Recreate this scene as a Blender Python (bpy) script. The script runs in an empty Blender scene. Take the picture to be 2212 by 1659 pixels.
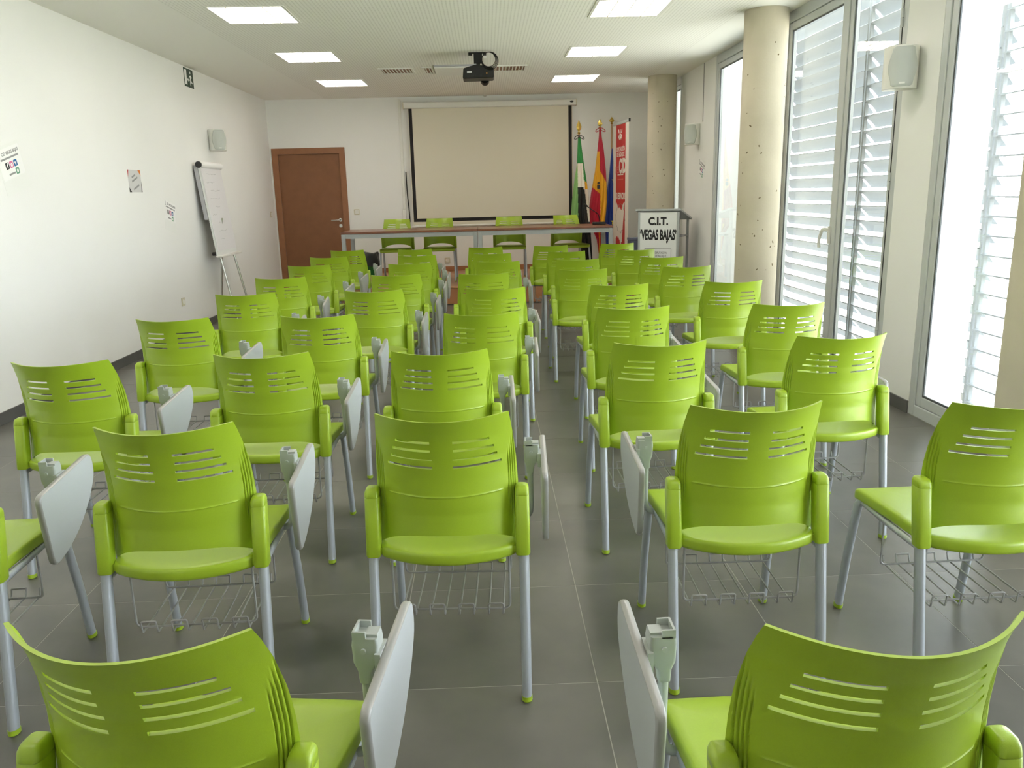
import bpy, bmesh, math, random
from mathutils import Vector, Matrix, Euler
random.seed(7)
SC = bpy.context.scene
COL = SC.collection
PI = math.pi

# ---------------------------------------------------------------- camera
cam_d = bpy.data.cameras.new('camera'); cam = bpy.data.objects.new('camera', cam_d); COL.objects.link(cam)
cam_d.sensor_width = 36.0; cam_d.lens = 28.236; cam_d.clip_start = 0.02; cam_d.clip_end = 300
R_ = Vector((0.99918542, -0.03256094, -0.02383862)); U_ = Vector((0.03073664, 0.23128766, 0.97239975)); F_ = Vector((0.02614867, 0.97234037, -0.23210007))
cam.matrix_world = Matrix(((R_.x, U_.x, -F_.x, 0.0), (R_.y, U_.y, -F_.y, 0.0), (R_.z, U_.z, -F_.z, 1.410), (0, 0, 0, 1)))
SC.camera = cam

# ---------------------------------------------------------------- world, exposure
SKY = 15.0           # overcast sky
LAMP = 7.6          # ceiling luminaires
w = bpy.data.worlds.new('overcast_sky'); SC.world = w; w.use_nodes = True
bg = w.node_tree.nodes['Background']; bg.inputs[0].default_value = (0.88, 0.92, 1.0, 1); bg.inputs[1].default_value = SKY
vs = SC.view_settings
vs.view_transform = 'Standard'; vs.look = 'None'; vs.gamma = 1.0; vs.use_curve_mapping = False; vs.exposure = 0.62
try: SC.cycles.max_bounces = 10; SC.cycles.diffuse_bounces = 6; SC.cycles.transparent_max_bounces = 24
except Exception: pass

# ---------------------------------------------------------------- materials
def srgb(r, g, b):
    f = lambda c: (c/255)/12.92 if c/255 <= 0.04045 else (((c/255)+0.055)/1.055)**2.4
    return (f(r), f(g), f(b), 1)
MATS = {}
def mat(name, rgb, rough=0.5, metal=0.0, spec=0.5, noise=None, bump=None, coat=0.0):
    """noise=(scale, amount) mottles the colour; bump=(scale, strength)"""
    m = bpy.data.materials.new(name); m.use_nodes = True
    nt = m.node_tree; p = nt.nodes['Principled BSDF']
    c = srgb(*rgb)
    p.inputs['Base Color'].default_value = c; p.inputs['Roughness'].default_value = rough
    p.inputs['Metallic'].default_value = metal; p.inputs['Specular IOR Level'].default_value = spec
    if coat: p.inputs['Coat Weight'].default_value = coat; p.inputs['Coat Roughness'].default_value = 0.3
    tc = nt.nodes.new('ShaderNodeTexCoord')
    if noise:
        n = nt.nodes.new('ShaderNodeTexNoise'); n.inputs['Scale'].default_value = noise[0]; n.inputs['Detail'].default_value = 5
        nt.links.new(tc.outputs['Object'], n.inputs['Vector'])
        r = nt.nodes.new('ShaderNodeMapRange'); r.inputs['From Min'].default_value = 0.3; r.inputs['From Max'].default_value = 0.7
        r.inputs['To Min'].default_value = 1-noise[1]; r.inputs['To Max'].default_value = 1+noise[1]
        nt.links.new(n.outputs['Fac'], r.inputs['Value'])
        mx = nt.nodes.new('ShaderNodeMix'); mx.data_type = 'RGBA'; mx.blend_type = 'MULTIPLY'; mx.inputs['Factor'].default_value = 1
        mx.inputs[6].default_value = c; nt.links.new(r.outputs['Result'], mx.inputs[7])
        nt.links.new(mx.outputs[2], p.inputs['Base Color'])
    if bump:
        n = nt.nodes.new('ShaderNodeTexNoise'); n.inputs['Scale'].default_value = bump[0]; n.inputs['Detail'].default_value = 3
        nt.links.new(tc.outputs['Object'], n.inputs['Vector'])
        b = nt.nodes.new('ShaderNodeBump'); b.inputs['Strength'].default_value = bump[1]; b.inputs['Distance'].default_value = 0.002
        nt.links.new(n.outputs['Fac'], b.inputs['Height']); nt.links.new(b.outputs['Normal'], p.inputs['Normal'])
    MATS[name] = m; return m
def emit(name, rgb, strength):
    m = bpy.data.materials.new(name); m.use_nodes = True; nt = m.node_tree
    p = nt.nodes['Principled BSDF']; p.inputs['Base Color'].default_value = (0.8, 0.8, 0.8, 1)
    p.inputs['Emission Color'].default_value = (*rgb, 1); p.inputs['Emission Strength'].default_value = strength
    MATS[name] = m; return m

mat('wall_paint', (239, 239, 236), 0.85, spec=0.25, noise=(1.2, 0.012), bump=(140, 0.25))
mat('lime_plastic', (155, 183, 40), 0.38, spec=0.5, noise=(300, 0.02), bump=(900, 0.10), coat=0.25)
mat('lime_plastic_dark', (140, 170, 22), 0.5)
mat('grey_enamel', (178, 184, 190), 0.35, metal=0.35, bump=(700, 0.15))
mat('wire_grey', (160, 160, 158), 0.4, metal=0.2)
mat('tablet_laminate', (186, 190, 192), 0.35, noise=(500, 0.02))
mat('tablet_edge', (158, 158, 156), 0.3, spec=0.6, coat=0.3)
mat('hinge_grey', (168, 174, 170), 0.4)
mat('dark_plastic', (60, 62, 64), 0.5)
mat('grout', (176, 173, 165), 0.9)
mat('skirting_tile', (92, 92, 90), 0.45, noise=(3, 0.12))
mat('aluminium', (200, 204, 204), 0.4, metal=0.1)
mat('aluminium_dark', (92, 96, 98), 0.5, metal=0.3)
mat('gasket', (48, 52, 54), 0.7)
mat('louver_paint', (140, 145, 147), 0.5)
mat('concrete', (200, 192, 172), 0.75, spec=0.3, noise=(2.2, 0.09), bump=(60, 0.35))
mat('concrete_pit', (110, 98, 72), 0.95)
mat('wood_floor', (186, 136, 94), 0.38, noise=(6, 0.10))
mat('wood_front', (168, 114, 76), 0.5, noise=(6, 0.10))
mat('plinth_dark', (74, 56, 46), 0.6)
mat('door_wood', (134, 88, 56), 0.5, noise=(9, 0.06))
mat('door_frame_wood', (150, 102, 68), 0.5, noise=(9, 0.06))
mat('table_wood', (126, 78, 56), 0.28, noise=(8, 0.08), coat=0.2)
mat('screen_cloth', (226, 220, 202), 0.9, spec=0.1)
mat('black_border', (24, 22, 22), 0.7)
mat('white_plastic', (232, 232, 226), 0.45)
mat('speaker_grille', (190, 194, 188), 0.6, bump=(1500, 0.3))
mat('black_plastic', (20, 21, 22), 0.45)
mat('black_cable', (16, 16, 17), 0.5)
mat('label_white', (236, 236, 236), 0.6)
mat('orange_button', (220, 150, 60), 0.5)
mat('beige_switch', (206, 200, 178), 0.4)
mat('chrome', (205, 205, 200), 0.2, metal=0.9)
mat('gold', (212, 180, 90), 0.22, metal=0.9)
mat('pole_wood', (186, 150, 110), 0.4)
mat('paper', (242, 242, 240), 0.8)
mat('paper_sign', (208, 207, 206), 0.7)
mat('paper_used', (226, 224, 226), 0.85)
mat('paper_grey', (178, 178, 182), 0.85)
mat('plastic_sleeve', (236, 237, 233), 0.4)
mat('ink_grey', (150, 150, 150), 0.8)
mat('ink_dark', (52, 52, 54), 0.8)
mat('ink_black', (26, 26, 28), 0.6)
mat('ink_blue', (44, 104, 158), 0.7)
mat('ink_pink', (214, 120, 160), 0.7)
mat('ink_green', (110, 160, 132), 0.7)
mat('ink_orange', (226, 132, 58), 0.7)
mat('ink_red', (186, 60, 62), 0.7)
mat('sign_green', (32, 62, 44), 0.5)
mat('banner_white', (236, 232, 222), 0.55)
mat('banner_red', (196, 48, 50), 0.55)
mat('banner_pink', (214, 110, 106), 0.55)
mat('flag_green', (40, 138, 62), 0.5)
mat('flag_pale_green', (128, 176, 104), 0.55)
mat('flag_white', (226, 220, 204), 0.55)
mat('flag_black', (24, 28, 28), 0.5)
mat('flag_yellow', (232, 172, 30), 0.42)
mat('flag_red', (186, 30, 56), 0.42)
mat('flag_blue', (40, 66, 150), 0.42)
mat('star_yellow', (232, 214, 44), 0.5)
mat('bin_green', (22, 112, 52), 0.4)
mat('bin_bag', (26, 32, 30), 0.35)
mat('lectern_white', (224, 226, 224), 0.45)
mat('lectern_grey', (168, 172, 172), 0.4, metal=0.2)
mat('storage_blue', (92, 98, 122), 0.5)
mat('ground', (178, 172, 156), 0.95, noise=(0.6, 0.12))
emit('lamp_glow', (1.0, 0.90, 0.79), LAMP)

# floor tile: cloudy dark grey porcelain with a satin gloss
def tile_material():
    m = bpy.data.materials.new('porcelain_tile'); m.use_nodes = True; nt = m.node_tree; p = nt.nodes['Principled BSDF']
    geo = nt.nodes.new('ShaderNodeNewGeometry'); oi = nt.nodes.new('ShaderNodeObjectInfo')
    add = nt.nodes.new('ShaderNodeVectorMath'); add.operation = 'ADD'
    sc = nt.nodes.new('ShaderNodeVectorMath'); sc.operation = 'SCALE'; sc.inputs['Scale'].default_value = 37.0
    cmb = nt.nodes.new('ShaderNodeCombineXYZ'); cmb.inputs['Z'].default_value = 0.3; nt.links.new(oi.outputs['Random'], cmb.inputs['X']); nt.links.new(oi.outputs['Random'], cmb.inputs['Y'])
    nt.links.new(cmb.outputs[0], sc.inputs[0]); nt.links.new(geo.outputs['Position'], add.inputs[0]); nt.links.new(sc.outputs[0], add.inputs[1])
    n1 = nt.nodes.new('ShaderNodeTexNoise'); n1.inputs['Scale'].default_value = 3.2; n1.inputs['Detail'].default_value = 4; n1.inputs['Roughness'].default_value = 0.5
    n2 = nt.nodes.new('ShaderNodeTexNoise'); n2.inputs['Scale'].default_value = 60; n2.inputs['Detail'].default_value = 3
    nt.links.new(add.outputs[0], n1.inputs['Vector']); nt.links.new(add.outputs[0], n2.inputs['Vector'])
    cr = nt.nodes.new('ShaderNodeValToRGB'); cr.color_ramp.elements[0].position = 0.2; cr.color_ramp.elements[1].position = 0.85
    cr.color_ramp.elements[0].color = srgb(92, 91, 87); cr.color_ramp.elements[1].color = srgb(122, 119, 112)
    mx = nt.nodes.new('ShaderNodeMath'); mx.operation = 'MULTIPLY_ADD'; mx.inputs[1].default_value = 0.0; 
    nt.links.new(n2.outputs['Fac'], mx.inputs[0]); nt.links.new(n1.outputs['Fac'], mx.inputs[2])
    sub = nt.nodes.new('ShaderNodeMath'); sub.operation = 'SUBTRACT'; sub.inputs[1].default_value = 0.08
    nt.links.new(mx.outputs[0], sub.inputs[0]); nt.links.new(sub.outputs[0], cr.inputs['Fac'])
    nt.links.new(cr.outputs['Color'], p.inputs['Base Color'])
    rr = nt.nodes.new('ShaderNodeMapRange'); rr.inputs['To Min'].default_value = 0.285; rr.inputs['To Max'].default_value = 0.37
    nt.links.new(n1.outputs['Fac'], rr.inputs['Value']); nt.links.new(rr.outputs['Result'], p.inputs['Roughness'])
    p.inputs['Specular IOR Level'].default_value = 0.5
    return m
MATS['porcelain_tile'] = tile_material()

# perforated plaster ceiling: a grid of small round holes
def ceiling_material():
    m = bpy.data.materials.new('perforated_plaster'); m.use_nodes = True; nt = m.node_tree; p = nt.nodes['Principled BSDF']
    geo = nt.nodes.new('ShaderNodeNewGeometry'); sep = nt.nodes.new('ShaderNodeSeparateXYZ'); nt.links.new(geo.outputs['Position'], sep.inputs[0])
    def M(op, a, b=None, c=None):
        n = nt.nodes.new('ShaderNodeMath'); n.operation = op
        for i, v in enumerate((a, b, c)):
            if v is None: continue
            if isinstance(v, (int, float)): n.inputs[i].default_value = v
            else: nt.links.new(v, n.inputs[i])
        return n.outputs[0]
    P = 0.03
    fx = M('SUBTRACT', M('FRACT', M('DIVIDE', sep.outputs['X'], P)), 0.5); fy = M('SUBTRACT', M('FRACT', M('DIVIDE', sep.outputs['Y'], P)), 0.5)
    d2 = M('ADD', M('MULTIPLY', fx, fx), M('MULTIPLY', fy, fy))
    hole = M('LESS_THAN', d2, 0.045)
    inx = M('MULTIPLY', M('GREATER_THAN', sep.outputs['X'], -2.35), M('LESS_THAN', sep.outputs['X'], 2.2))
    hole = M('MULTIPLY', hole, inx)
    mx = nt.nodes.new('ShaderNodeMix'); mx.data_type = 'RGBA'; nt.links.new(hole, mx.inputs['Factor'])
    mx.inputs[6].default_value = srgb(243, 242, 236); mx.inputs[7].default_value = srgb(212, 210, 203)
    nt.links.new(mx.outputs[2], p.inputs['Base Color']); p.inputs['Roughness'].default_value = 0.9; p.inputs['Specular IOR Level'].default_value = 0.2
    return m
MATS['perforated_plaster'] = ceiling_material()

# thin window glass: clear straight-through pane with a Fresnel reflection
def glass_material():
    m = bpy.data.materials.new('window_glass'); m.use_nodes = True; nt = m.node_tree
    for n in list(nt.nodes):
        if n.type != 'OUTPUT_MATERIAL': nt.nodes.remove(n)
    out = nt.nodes['Material Output']
    t = nt.nodes.new('ShaderNodeBsdfTransparent'); t.inputs[0].default_value = (0.95, 0.97, 0.96, 1)
    g = nt.nodes.new('ShaderNodeBsdfGlossy'); g.inputs['Roughness'].default_value = 0.0
    fr = nt.nodes.new('ShaderNodeFresnel'); ge = nt.nodes.new('ShaderNodeNewGeometry')
    io = nt.nodes.new('ShaderNodeMapRange'); io.inputs['To Min'].default_value = 1.45; io.inputs['To Max'].default_value = 1/1.45
    nt.links.new(ge.outputs['Backfacing'], io.inputs['Value']); nt.links.new(io.outputs['Result'], fr.inputs['IOR'])
    mx = nt.nodes.new('ShaderNodeMixShader')
    nt.links.new(fr.outputs[0], mx.inputs[0]); nt.links.new(t.outputs[0], mx.inputs[1]); nt.links.new(g.outputs[0], mx.inputs[2])
    nt.links.new(mx.outputs[0], out.inputs[0]); return m
MATS['window_glass'] = glass_material()

# ---------------------------------------------------------------- mesh helpers
class MB:
    def __init__(s): s.v = []; s.f = []; s.mi = []; s.cur = 0
    def add(s, verts, faces):
        o = len(s.v); s.v += [tuple(p) for p in verts]
        for f in faces: s.f.append(tuple(i+o for i in f)); s.mi.append(s.cur)
        return s
    def box(s, x0, x1, y0, y1, z0, z1, M=None):
        vs_ = [Vector((x, y, z)) for x in (x0, x1) for y in (y0, y1) for z in (z0, z1)]
        if M is not None: vs_ = [M @ p for p in vs_]
        return s.add(vs_, [(0, 1, 3, 2), (4, 6, 7, 5), (0, 4, 5, 1), (2, 3, 7, 6), (0, 2, 6, 4), (1, 5, 7, 3)])
    def tube(s, pts, r, n=8, caps=True, ry=None, closed=False):
        pts = [Vector(p) for p in pts]; N = len(pts); rings = []
        rad = r if isinstance(r, (list, tuple)) else [r]*N
        up = None
        for i, p in enumerate(pts):
            if closed: d = (pts[(i+1) % N]-pts[i-1])
            else: d = (pts[min(i+1, N-1)]-pts[max(i-1, 0)])
            d.normalize()
            if up is None:
                a = Vector((1, 0, 0)) if abs(d.x) < 0.9 else Vector((0, 1, 0))
            else: a = up
            a = (a-d*a.dot(d)).normalized(); b = d.cross(a); up = a
            rr = rad[i]; rb = rr if ry is None else rr*ry
            rings.append([p+a*rr*math.cos(2*PI*k/n)+b*rb*math.sin(2*PI*k/n) for k in range(n)])
        vv = [p for R in rings for p in R]; ff = []
        for i in range(N if closed else N-1):
            j = (i+1) % N
            for k in range(n): ff.append((i*n+k, i*n+(k+1) % n, j*n+(k+1) % n, j*n+k))
        if caps and not closed: ff += [tuple(range(n))[::-1], tuple((N-1)*n+k for k in range(n))]
        return s.add(vv, ff)
    def loft(s, rings, caps=True, closed_u=True):
        n = len(rings[0]); vv = [p for R in rings for p in R]; ff = []
        for i in range(len(rings)-1):
            for k in range(n if closed_u else n-1): ff.append((i*n+k, i*n+(k+1) % n, (i+1)*n+(k+1) % n, (i+1)*n+k))
        if caps: ff += [tuple(range(n))[::-1], tuple((len(rings)-1)*n+k for k in range(n))]
        return s.add(vv, ff)
    def lathe(s, prof, n=24, c=(0, 0, 0)):
        return s.loft([[Vector((c[0]+r*math.cos(2*PI*k/n), c[1]+r*math.sin(2*PI*k/n), c[2]+z)) for k in range(n)] for r, z in prof])
    def prism(s, poly, t0, t1, axis='x', M=None):
        def P(a, b, t):
            p = {'x': Vector((t, a, b)), 'y': Vector((a, t, b)), 'z': Vector((a, b, t))}[axis]
            return M @ p if M is not None else p
        n = len(poly); vv = [P(a, b, t0) for a, b in poly]+[P(a, b, t1) for a, b in poly]
        ff = [tuple(range(n))[::-1], tuple(range(n, 2*n))]+[(k, (k+1) % n, n+(k+1) % n, n+k) for k in range(n)]
        return s.add(vv, ff)
    def mesh(s, name, mats, smooth=35, fix=True):
        me = bpy.data.meshes.new(name); me.from_pydata(s.v, [], s.f)
        for m in (mats if isinstance(mats, (list, tuple)) else [mats]): me.materials.append(MATS[m])
        me.polygons.foreach_set('material_index', s.mi)
        if fix:
            bm = bmesh.new(); bm.from_mesh(me); bmesh.ops.recalc_face_normals(bm, faces=bm.faces); bm.to_mesh(me); bm.free()
        if smooth:
            me.polygons.foreach_set('use_smooth', [True]*len(me.polygons))
            me.set_sharp_from_angle(angle=math.radians(smooth))
        me.update(); return me
def link(name, data, parent=None, M=None):
    o = bpy.data.objects.new(name, data); COL.objects.link(o)
    if parent is not None: o.parent = parent
    if M is not None: o.matrix_local = M
    return o
def part(name, mb, mats, parent=None, smooth=35, bevel=0, M=None):
    o = link(name, mb.mesh(name, mats, smooth), parent, M)
    if bevel:
        b = o.modifiers.new('bevel', 'BEVEL'); b.width = bevel; b.segments = 2; b.limit_method = 'ANGLE'; b.angle_limit = math.radians(40)
    return o
def tag(o, label, cat, group=None):
    o['label'] = label; o['category'] = cat
    if group: o['group'] = group
    return o
def thing(name, label, cat, loc=(0, 0, 0), rz=0.0, group=None):
    o = link(name, None); o.location = loc; o.rotation_euler = (0, 0, rz); o.empty_display_size = 0.1
    return tag(o, label, cat, group)
def struct(o): o['kind'] = 'structure'; return o
def copy_tree(o, parent=None):
    c = o.copy(); COL.objects.link(c); c.parent = parent
    if parent is not None: c.matrix_parent_inverse = o.matrix_parent_inverse.copy()
    for ch in o.children: copy_tree(ch, c)
    return c
def rounded(pts, rad, n=5):
    """polygon with filleted corners; rad = one radius or a list"""
    out = []; N = len(pts)
    for i in range(N):
        p = Vector(pts[i]); a = Vector(pts[i-1]); b = Vector(pts[(i+1) % N]); r = rad[i] if isinstance(rad, (list, tuple)) else rad
        if r <= 0: out.append(tuple(p)); continue
        da = (a-p); db = (b-p); l = min(r, da.length*0.48, db.length*0.48); A = p+da.normalized()*l; B = p+db.normalized()*l
        for k in range(n+1):
            t = k/n; q = A*(1-t)**2+p*2*t*(1-t)+B*t*t; out.append((q.x, q.y))
    return out
def bend(pts, r=0.02, n=4):
    """3D polyline with rounded corners"""
    pts = [Vector(p) for p in pts]; out = [pts[0]]
    for i in range(1, len(pts)-1):
        p, a, b = pts[i], pts[i-1], pts[i+1]; l = min(r, (a-p).length*0.48, (b-p).length*0.48)
        A = p+(a-p).normalized()*l; B = p+(b-p).normalized()*l
        for k in range(n+1):
            t = k/n; out.append(A*(1-t)**2+p*2*t*(1-t)+B*t*t)
    return out+[pts[-1]]
def text(name, s, size, material, parent, M, sx=1.0, offset=0.0, align='CENTER', extrude=0.0004):
    cu = bpy.data.curves.new(name, 'FONT'); cu.body = s; cu.size = size; cu.align_x = align; cu.align_y = 'CENTER'
    cu.offset = offset; cu.extrude = extrude; cu.resolution_u = 3
    tmp = bpy.data.objects.new(name+'_tmp', cu); COL.objects.link(tmp)
    dg = bpy.context.evaluated_depsgraph_get(); dg.update()
    me = bpy.data.meshes.new_from_object(tmp.evaluated_get(dg)); me.name = name
    bpy.data.objects.remove(tmp); bpy.data.curves.remove(cu)
    for v in me.vertices: v.co.x *= sx
    me.materials.clear(); me.materials.append(MATS[material])
    return link(name, me, parent, M)
def frame_mat(origin, xdir, ydir):
    x = Vector(xdir).normalized(); z = x.cross(Vector(ydir)).normalized(); y = z.cross(x)
    return Matrix(((x.x, y.x, z.x, origin[0]), (x.y, y.y, z.y, origin[1]), (x.z, y.z, z.z, origin[2]), (0, 0, 0, 1)))

# ================================================================= ROOM
XL, XR, YB, YF, H = -3.2276, 2.613, 12.70, -1.90, 2.829
T = 0.15
DZ, DY = 0.236, 10.47                      # dais height and front
fl = struct(part('floor', MB().box(XL-T, XR+0.33, YF-T, YB+T, -0.12, -0.0006), 'grout', smooth=0))
GX, GY, G, J = 0.2867, 2.0906, 0.6, 0.0016
xs = [XL]; k = math.ceil((XL-GX)/G)
while GX+k*G < XR: xs.append(GX+k*G); k += 1
xs.append(XR)
ys = [YF]; k = math.ceil((YF-GY)/G)
while GY+k*G < DY-0.05: ys.append(GY+k*G); k += 1
ys.append(DY+0.01)
tile_meshes = {}
DXR = GX+3*G                               # right end of the dais, on a tile joint
ys2 = list(ys[:-1]); k = round((ys2[-1]-GY)/G)+1
while GY+k*G < YB: ys2.append(GY+k*G); k += 1
ys2.append(YB); ys_all = ys
for i in range(len(xs)-1):
    ys = ys2 if xs[i] > DXR-0.01 else ys_all
    for j in range(len(ys)-1):
        a, b = xs[i+1]-xs[i]-2*J, ys[j+1]-ys[j]-2*J
        if a < 0.02 or b < 0.02: continue
        key = (round(a, 3), round(b, 3))
        if key not in tile_meshes:
            tile_meshes[key] = MB().box(-a/2, a/2, -b/2, b/2, -0.008, 0).mesh('tile', 'porcelain_tile', 0)
        t = link('tile', tile_meshes[key], fl); t.location = ((xs[i]+xs[i+1])/2, (ys[j]+ys[j+1])/2, 0)

struct(part('wall_left', MB().box(XL-T, XL, YF-T, YB+T, -0.1, H+0.1), 'wall_paint', smooth=0))
# back wall with the doorway cut out
DL, DR, DH = -3.145, -2.155, 2.075
wb = MB(); wb.box(XL, DL, YB, YB+T, -0.1, H+0.1); wb.box(DR, XR+0.33, YB, YB+T, -0.1, H+0.1); wb.box(DL, DR, YB, YB+T, DH, H+0.1)
struct(part('wall_back', wb, 'wall_paint', smooth=0))
struct(part('wall_front', MB().box(XL-T, XR+0.33, YF-T, YF, -0.1, H+0.1), 'wall_paint', smooth=0))
ce = struct(part('ceiling', MB().box(XL-T, XR+0.33, YF-T, YB+T, H, H+0.12), 'perforated_plaster', smooth=0))
wr = MB()
PIERS = [(YF, 0.30), (4.79, 5.20), (9.43, 11.02), (11.60, YB)]
for a, b in PIERS: wr.box(XR, XR+0.33, a, b, -0.1, H)
struct(part('wall_right', wr, 'wall_paint', smooth=0))

# skirting
struct(part('baseboard_left', MB().box(XL, XL+0.012, YF, YB, 0, 0.08), 'skirting_tile', smooth=0, bevel=0.002))
bb = MB()
for a, b in PIERS: bb.box(XR-0.012, XR, a, b, 0, 0.08)
struct(part('baseboard_right', bb, 'skirting_tile', smooth=0, bevel=0.002))
struct(part('baseboard_back', MB().box(-2.04, DXR-0.002, YB-0.014, YB, DZ, DZ+0.07), 'wood_front', smooth=0, bevel=0.002))

# wooden dais
da = thing('dais', 'low orange-brown wooden dais carrying the speakers\' table', 'platform', (0, DY, 0))
part('front_board', MB().box(-2.05, DXR-0.002, 0.0, 0.02, 0.012, DZ-0.022), 'wood_front', da, smooth=0)
part('side_board', MB().box(-2.05, -2.03, 0.02, YB-DY-0.001, 0.012, DZ-0.022), 'wood_front', da, smooth=0)
top = part('deck', MB().box(-2.06, DXR-0.002, -0.012, YB-DY-0.001, DZ-0.022, DZ), 'wood_floor', da, smooth=0, bevel=0.004)
part('side_board', MB().box(DXR-0.022, DXR-0.002, 0.02, YB-DY-0.001, 0.012, DZ-0.022), 'wood_front', da, smooth=0)
part('plinth', MB().box(-2.04, DXR-0.002, 0.015, 0.06, 0.0, 0.04), 'plinth_dark', da, smooth=0)

# ------------------------------------------------------------- door in the back wall
dr = MB()
dr.box(DL-0.055, DL+0.035, YB-0.018, YB+0.10, 0, DH+0.058); dr.box(DR-0.035, DR+0.052, YB-0.018, YB+0.10, 0, DH+0.058)
dr.box(DL-0.055, DR+0.052, YB-0.019, YB+0.10, DH-0.03, DH+0.058)
d1 = struct(part('door_1', dr, 'door_frame_wood', smooth=0, bevel=0.003))
leaf = part('door_leaf', MB().box(DL+0.036, DR-0.036, YB+0.012, YB+0.05, 0.006, DH-0.031), 'door_wood', d1, smooth=0, bevel=0.002)
hd = MB(); hd.lathe([(0.0, 0), (0.026, 0), (0.026, 0.008), (0, 0.008)], 20)
Mh = Matrix.Translation((DR-0.085, YB+0.012, 1.06)) @ Matrix.Rotation(PI/2, 4, 'X')
hd.v = [tuple(Mh @ Vector(p)) for p in hd.v]
hd.tube(bend([(DR-0.085, YB+0.01, 1.06), (DR-0.085, YB-0.045, 1.06), (DR-0.215, YB-0.05, 1.055)], 0.015), 0.0095, 10)
part('door_handle', hd, 'chrome', leaf)
part('keyhole_plate', MB().prism(rounded([(DR-0.108, 0.945), (DR-0.062, 0.945), (DR-0.062, 0.995), (DR-0.108, 0.995)], 0.015), YB+0.004, YB+0.012, 'y').box(DR-0.09, DR-0.08, YB+0.002, YB+0.005, 0.955, 0.98), 'chrome', leaf)

# ------------------------------------------------------------- windows, right side
FX0, FX1 = XR+0.0, XR+0.065
def window(name, y0, y1, mull, panes_wide=0.05):
    m = MB(); fw = 0.06
    m.box(FX0, FX1, y0, y0+fw, 0, H); m.box(FX0, FX1, y1-fw, y1, 0, H)
    m.box(FX0, FX1, y0+fw, y1-fw, H-0.09, H); m.box(FX0, FX1, y0+fw, y1-fw, 0, 0.07)
    f = struct(part(name, m, 'aluminium', smooth=0, bevel=0.005))
    edges = [y0+fw]+[c for c in mull]+[y1-fw]
    for c in mull:
        part('mullion', MB().box(FX0, FX1, c-0.03, c+0.03, 0.071, H-0.091), 'aluminium', f, smooth=0, bevel=0.005)
    for i in range(len(edges)-1):
        a = edges[i]+(0.03 if i > 0 else 0); b = edges[i+1]-(0.03 if i < len(edges)-2 else 0)
        bd = MB(); s = panes_wide; g = 0.012
        bd.box(FX0+0.008, FX1-0.012, a+0.002, a+s, 0.073, H-0.093); bd.box(FX0+0.008, FX1-0.012, b-s, b-0.002, 0.073, H-0.093)
        bd.box(FX0+0.008, FX1-0.012, a+s, b-s, 0.073, 0.073+s); bd.box(FX0+0.008, FX1-0.012, a+s, b-s, H-0.093-s, H-0.093)
        sash = part('sash', bd, 'aluminium', f, smooth=0, bevel=0.004)
        gk = MB(); a2, b2, z0, z1 = a+s, b-s, 0.073+s, H-0.093-s
        gk.box(FX0+0.016, FX0+0.024, a2, a2+g, z0, z1); gk.box(FX0+0.016, FX0+0.024, b2-g, b2, z0, z1)
        gk.box(FX0+0.016, FX0+0.024, a2+g, b2-g, z0, z0+g); gk.box(FX0+0.016, FX0+0.024, a2+g, b2-g, z1-g, z1)
        part('gasket', gk, 'aluminium_dark', sash, smooth=0)
        part('pane', MB().box(FX0+0.030, FX0+0.034, a2-0.004, b2+0.004, z0-0.004, z1+0.004), 'window_glass', sash, smooth=0)
    return f
window('window_1', 11.02, 11.60, [])
w2 = window('window_2', 5.20, 9.43, [6.08, 7.26], 0.06)
w3 = window('window_3', 0.30, 4.79, [1.85, 3.35], 0.06)
# handle and hinges of the opening leaf
hm = MB(); hm.box(XR-0.014, XR+0.004, 6.125, 6.15, 0.97, 1.10); hm.tube(bend([(XR-0.012, 6.137, 1.075), (XR-0.052, 6.15, 1.085), (XR-0.056, 6.20, 1.0), (XR-0.05, 6.20, 0.94)], 0.03), 0.009, 8, ry=1.4)
part('window_handle', hm, 'white_plastic', w2)
for z in (0.45, 1.42, 2.40):
    hn = MB(); hn.tube([(XR-0.008, 5.262, z-0.055), (XR-0.008, 5.262, z-0.002)], 0.010, 10); hn.tube([(XR-0.008, 5.262, z+0.002), (XR-0.008, 5.262, z+0.055)], 0.010, 10)
    part('hinge', hn, 'aluminium', w2)
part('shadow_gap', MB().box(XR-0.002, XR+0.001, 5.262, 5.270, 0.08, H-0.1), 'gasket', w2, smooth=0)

# louvre screens outside the glass
slat_len = 1.69
prof = []
sw, th = 0.135, 0.008
for i in range(9):
    t = i/8-0.5; prof.append((t*sw, 0.010*(1-4*t*t)))
def slat_mesh(tilt):
    sl = MB(); ring = [(a, b+th/2) for a, b in prof]+[(a, b-th/2) for a, b in prof[::-1]]
    ca, sa = math.cos(math.radians(tilt)), math.sin(math.radians(tilt))
    ring = [(a*ca-b*sa, a*sa+b*ca) for a, b in ring]
    sl.loft([[Vector((a, y, b)) for a, b in ring] for y in (-slat_len/2, slat_len/2)])
    return sl.mesh('slat', 'louver_paint', 40)
slat_shut, slat_open = slat_mesh(-40), slat_mesh(-6)      # the slats before the near window are turned open
LX = XR+0.45
NUM = ['first', 'second', 'third', 'fourth', 'fifth', 'sixth', 'seventh', 'eighth', 'ninth']
stile_me = MB().box(-0.012, 0.012, -0.011, 0.011, -0.05, H+0.05).mesh('stile', 'louver_paint', 0)
bounds = [13.56-1.74*k for k in range(9)]
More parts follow.
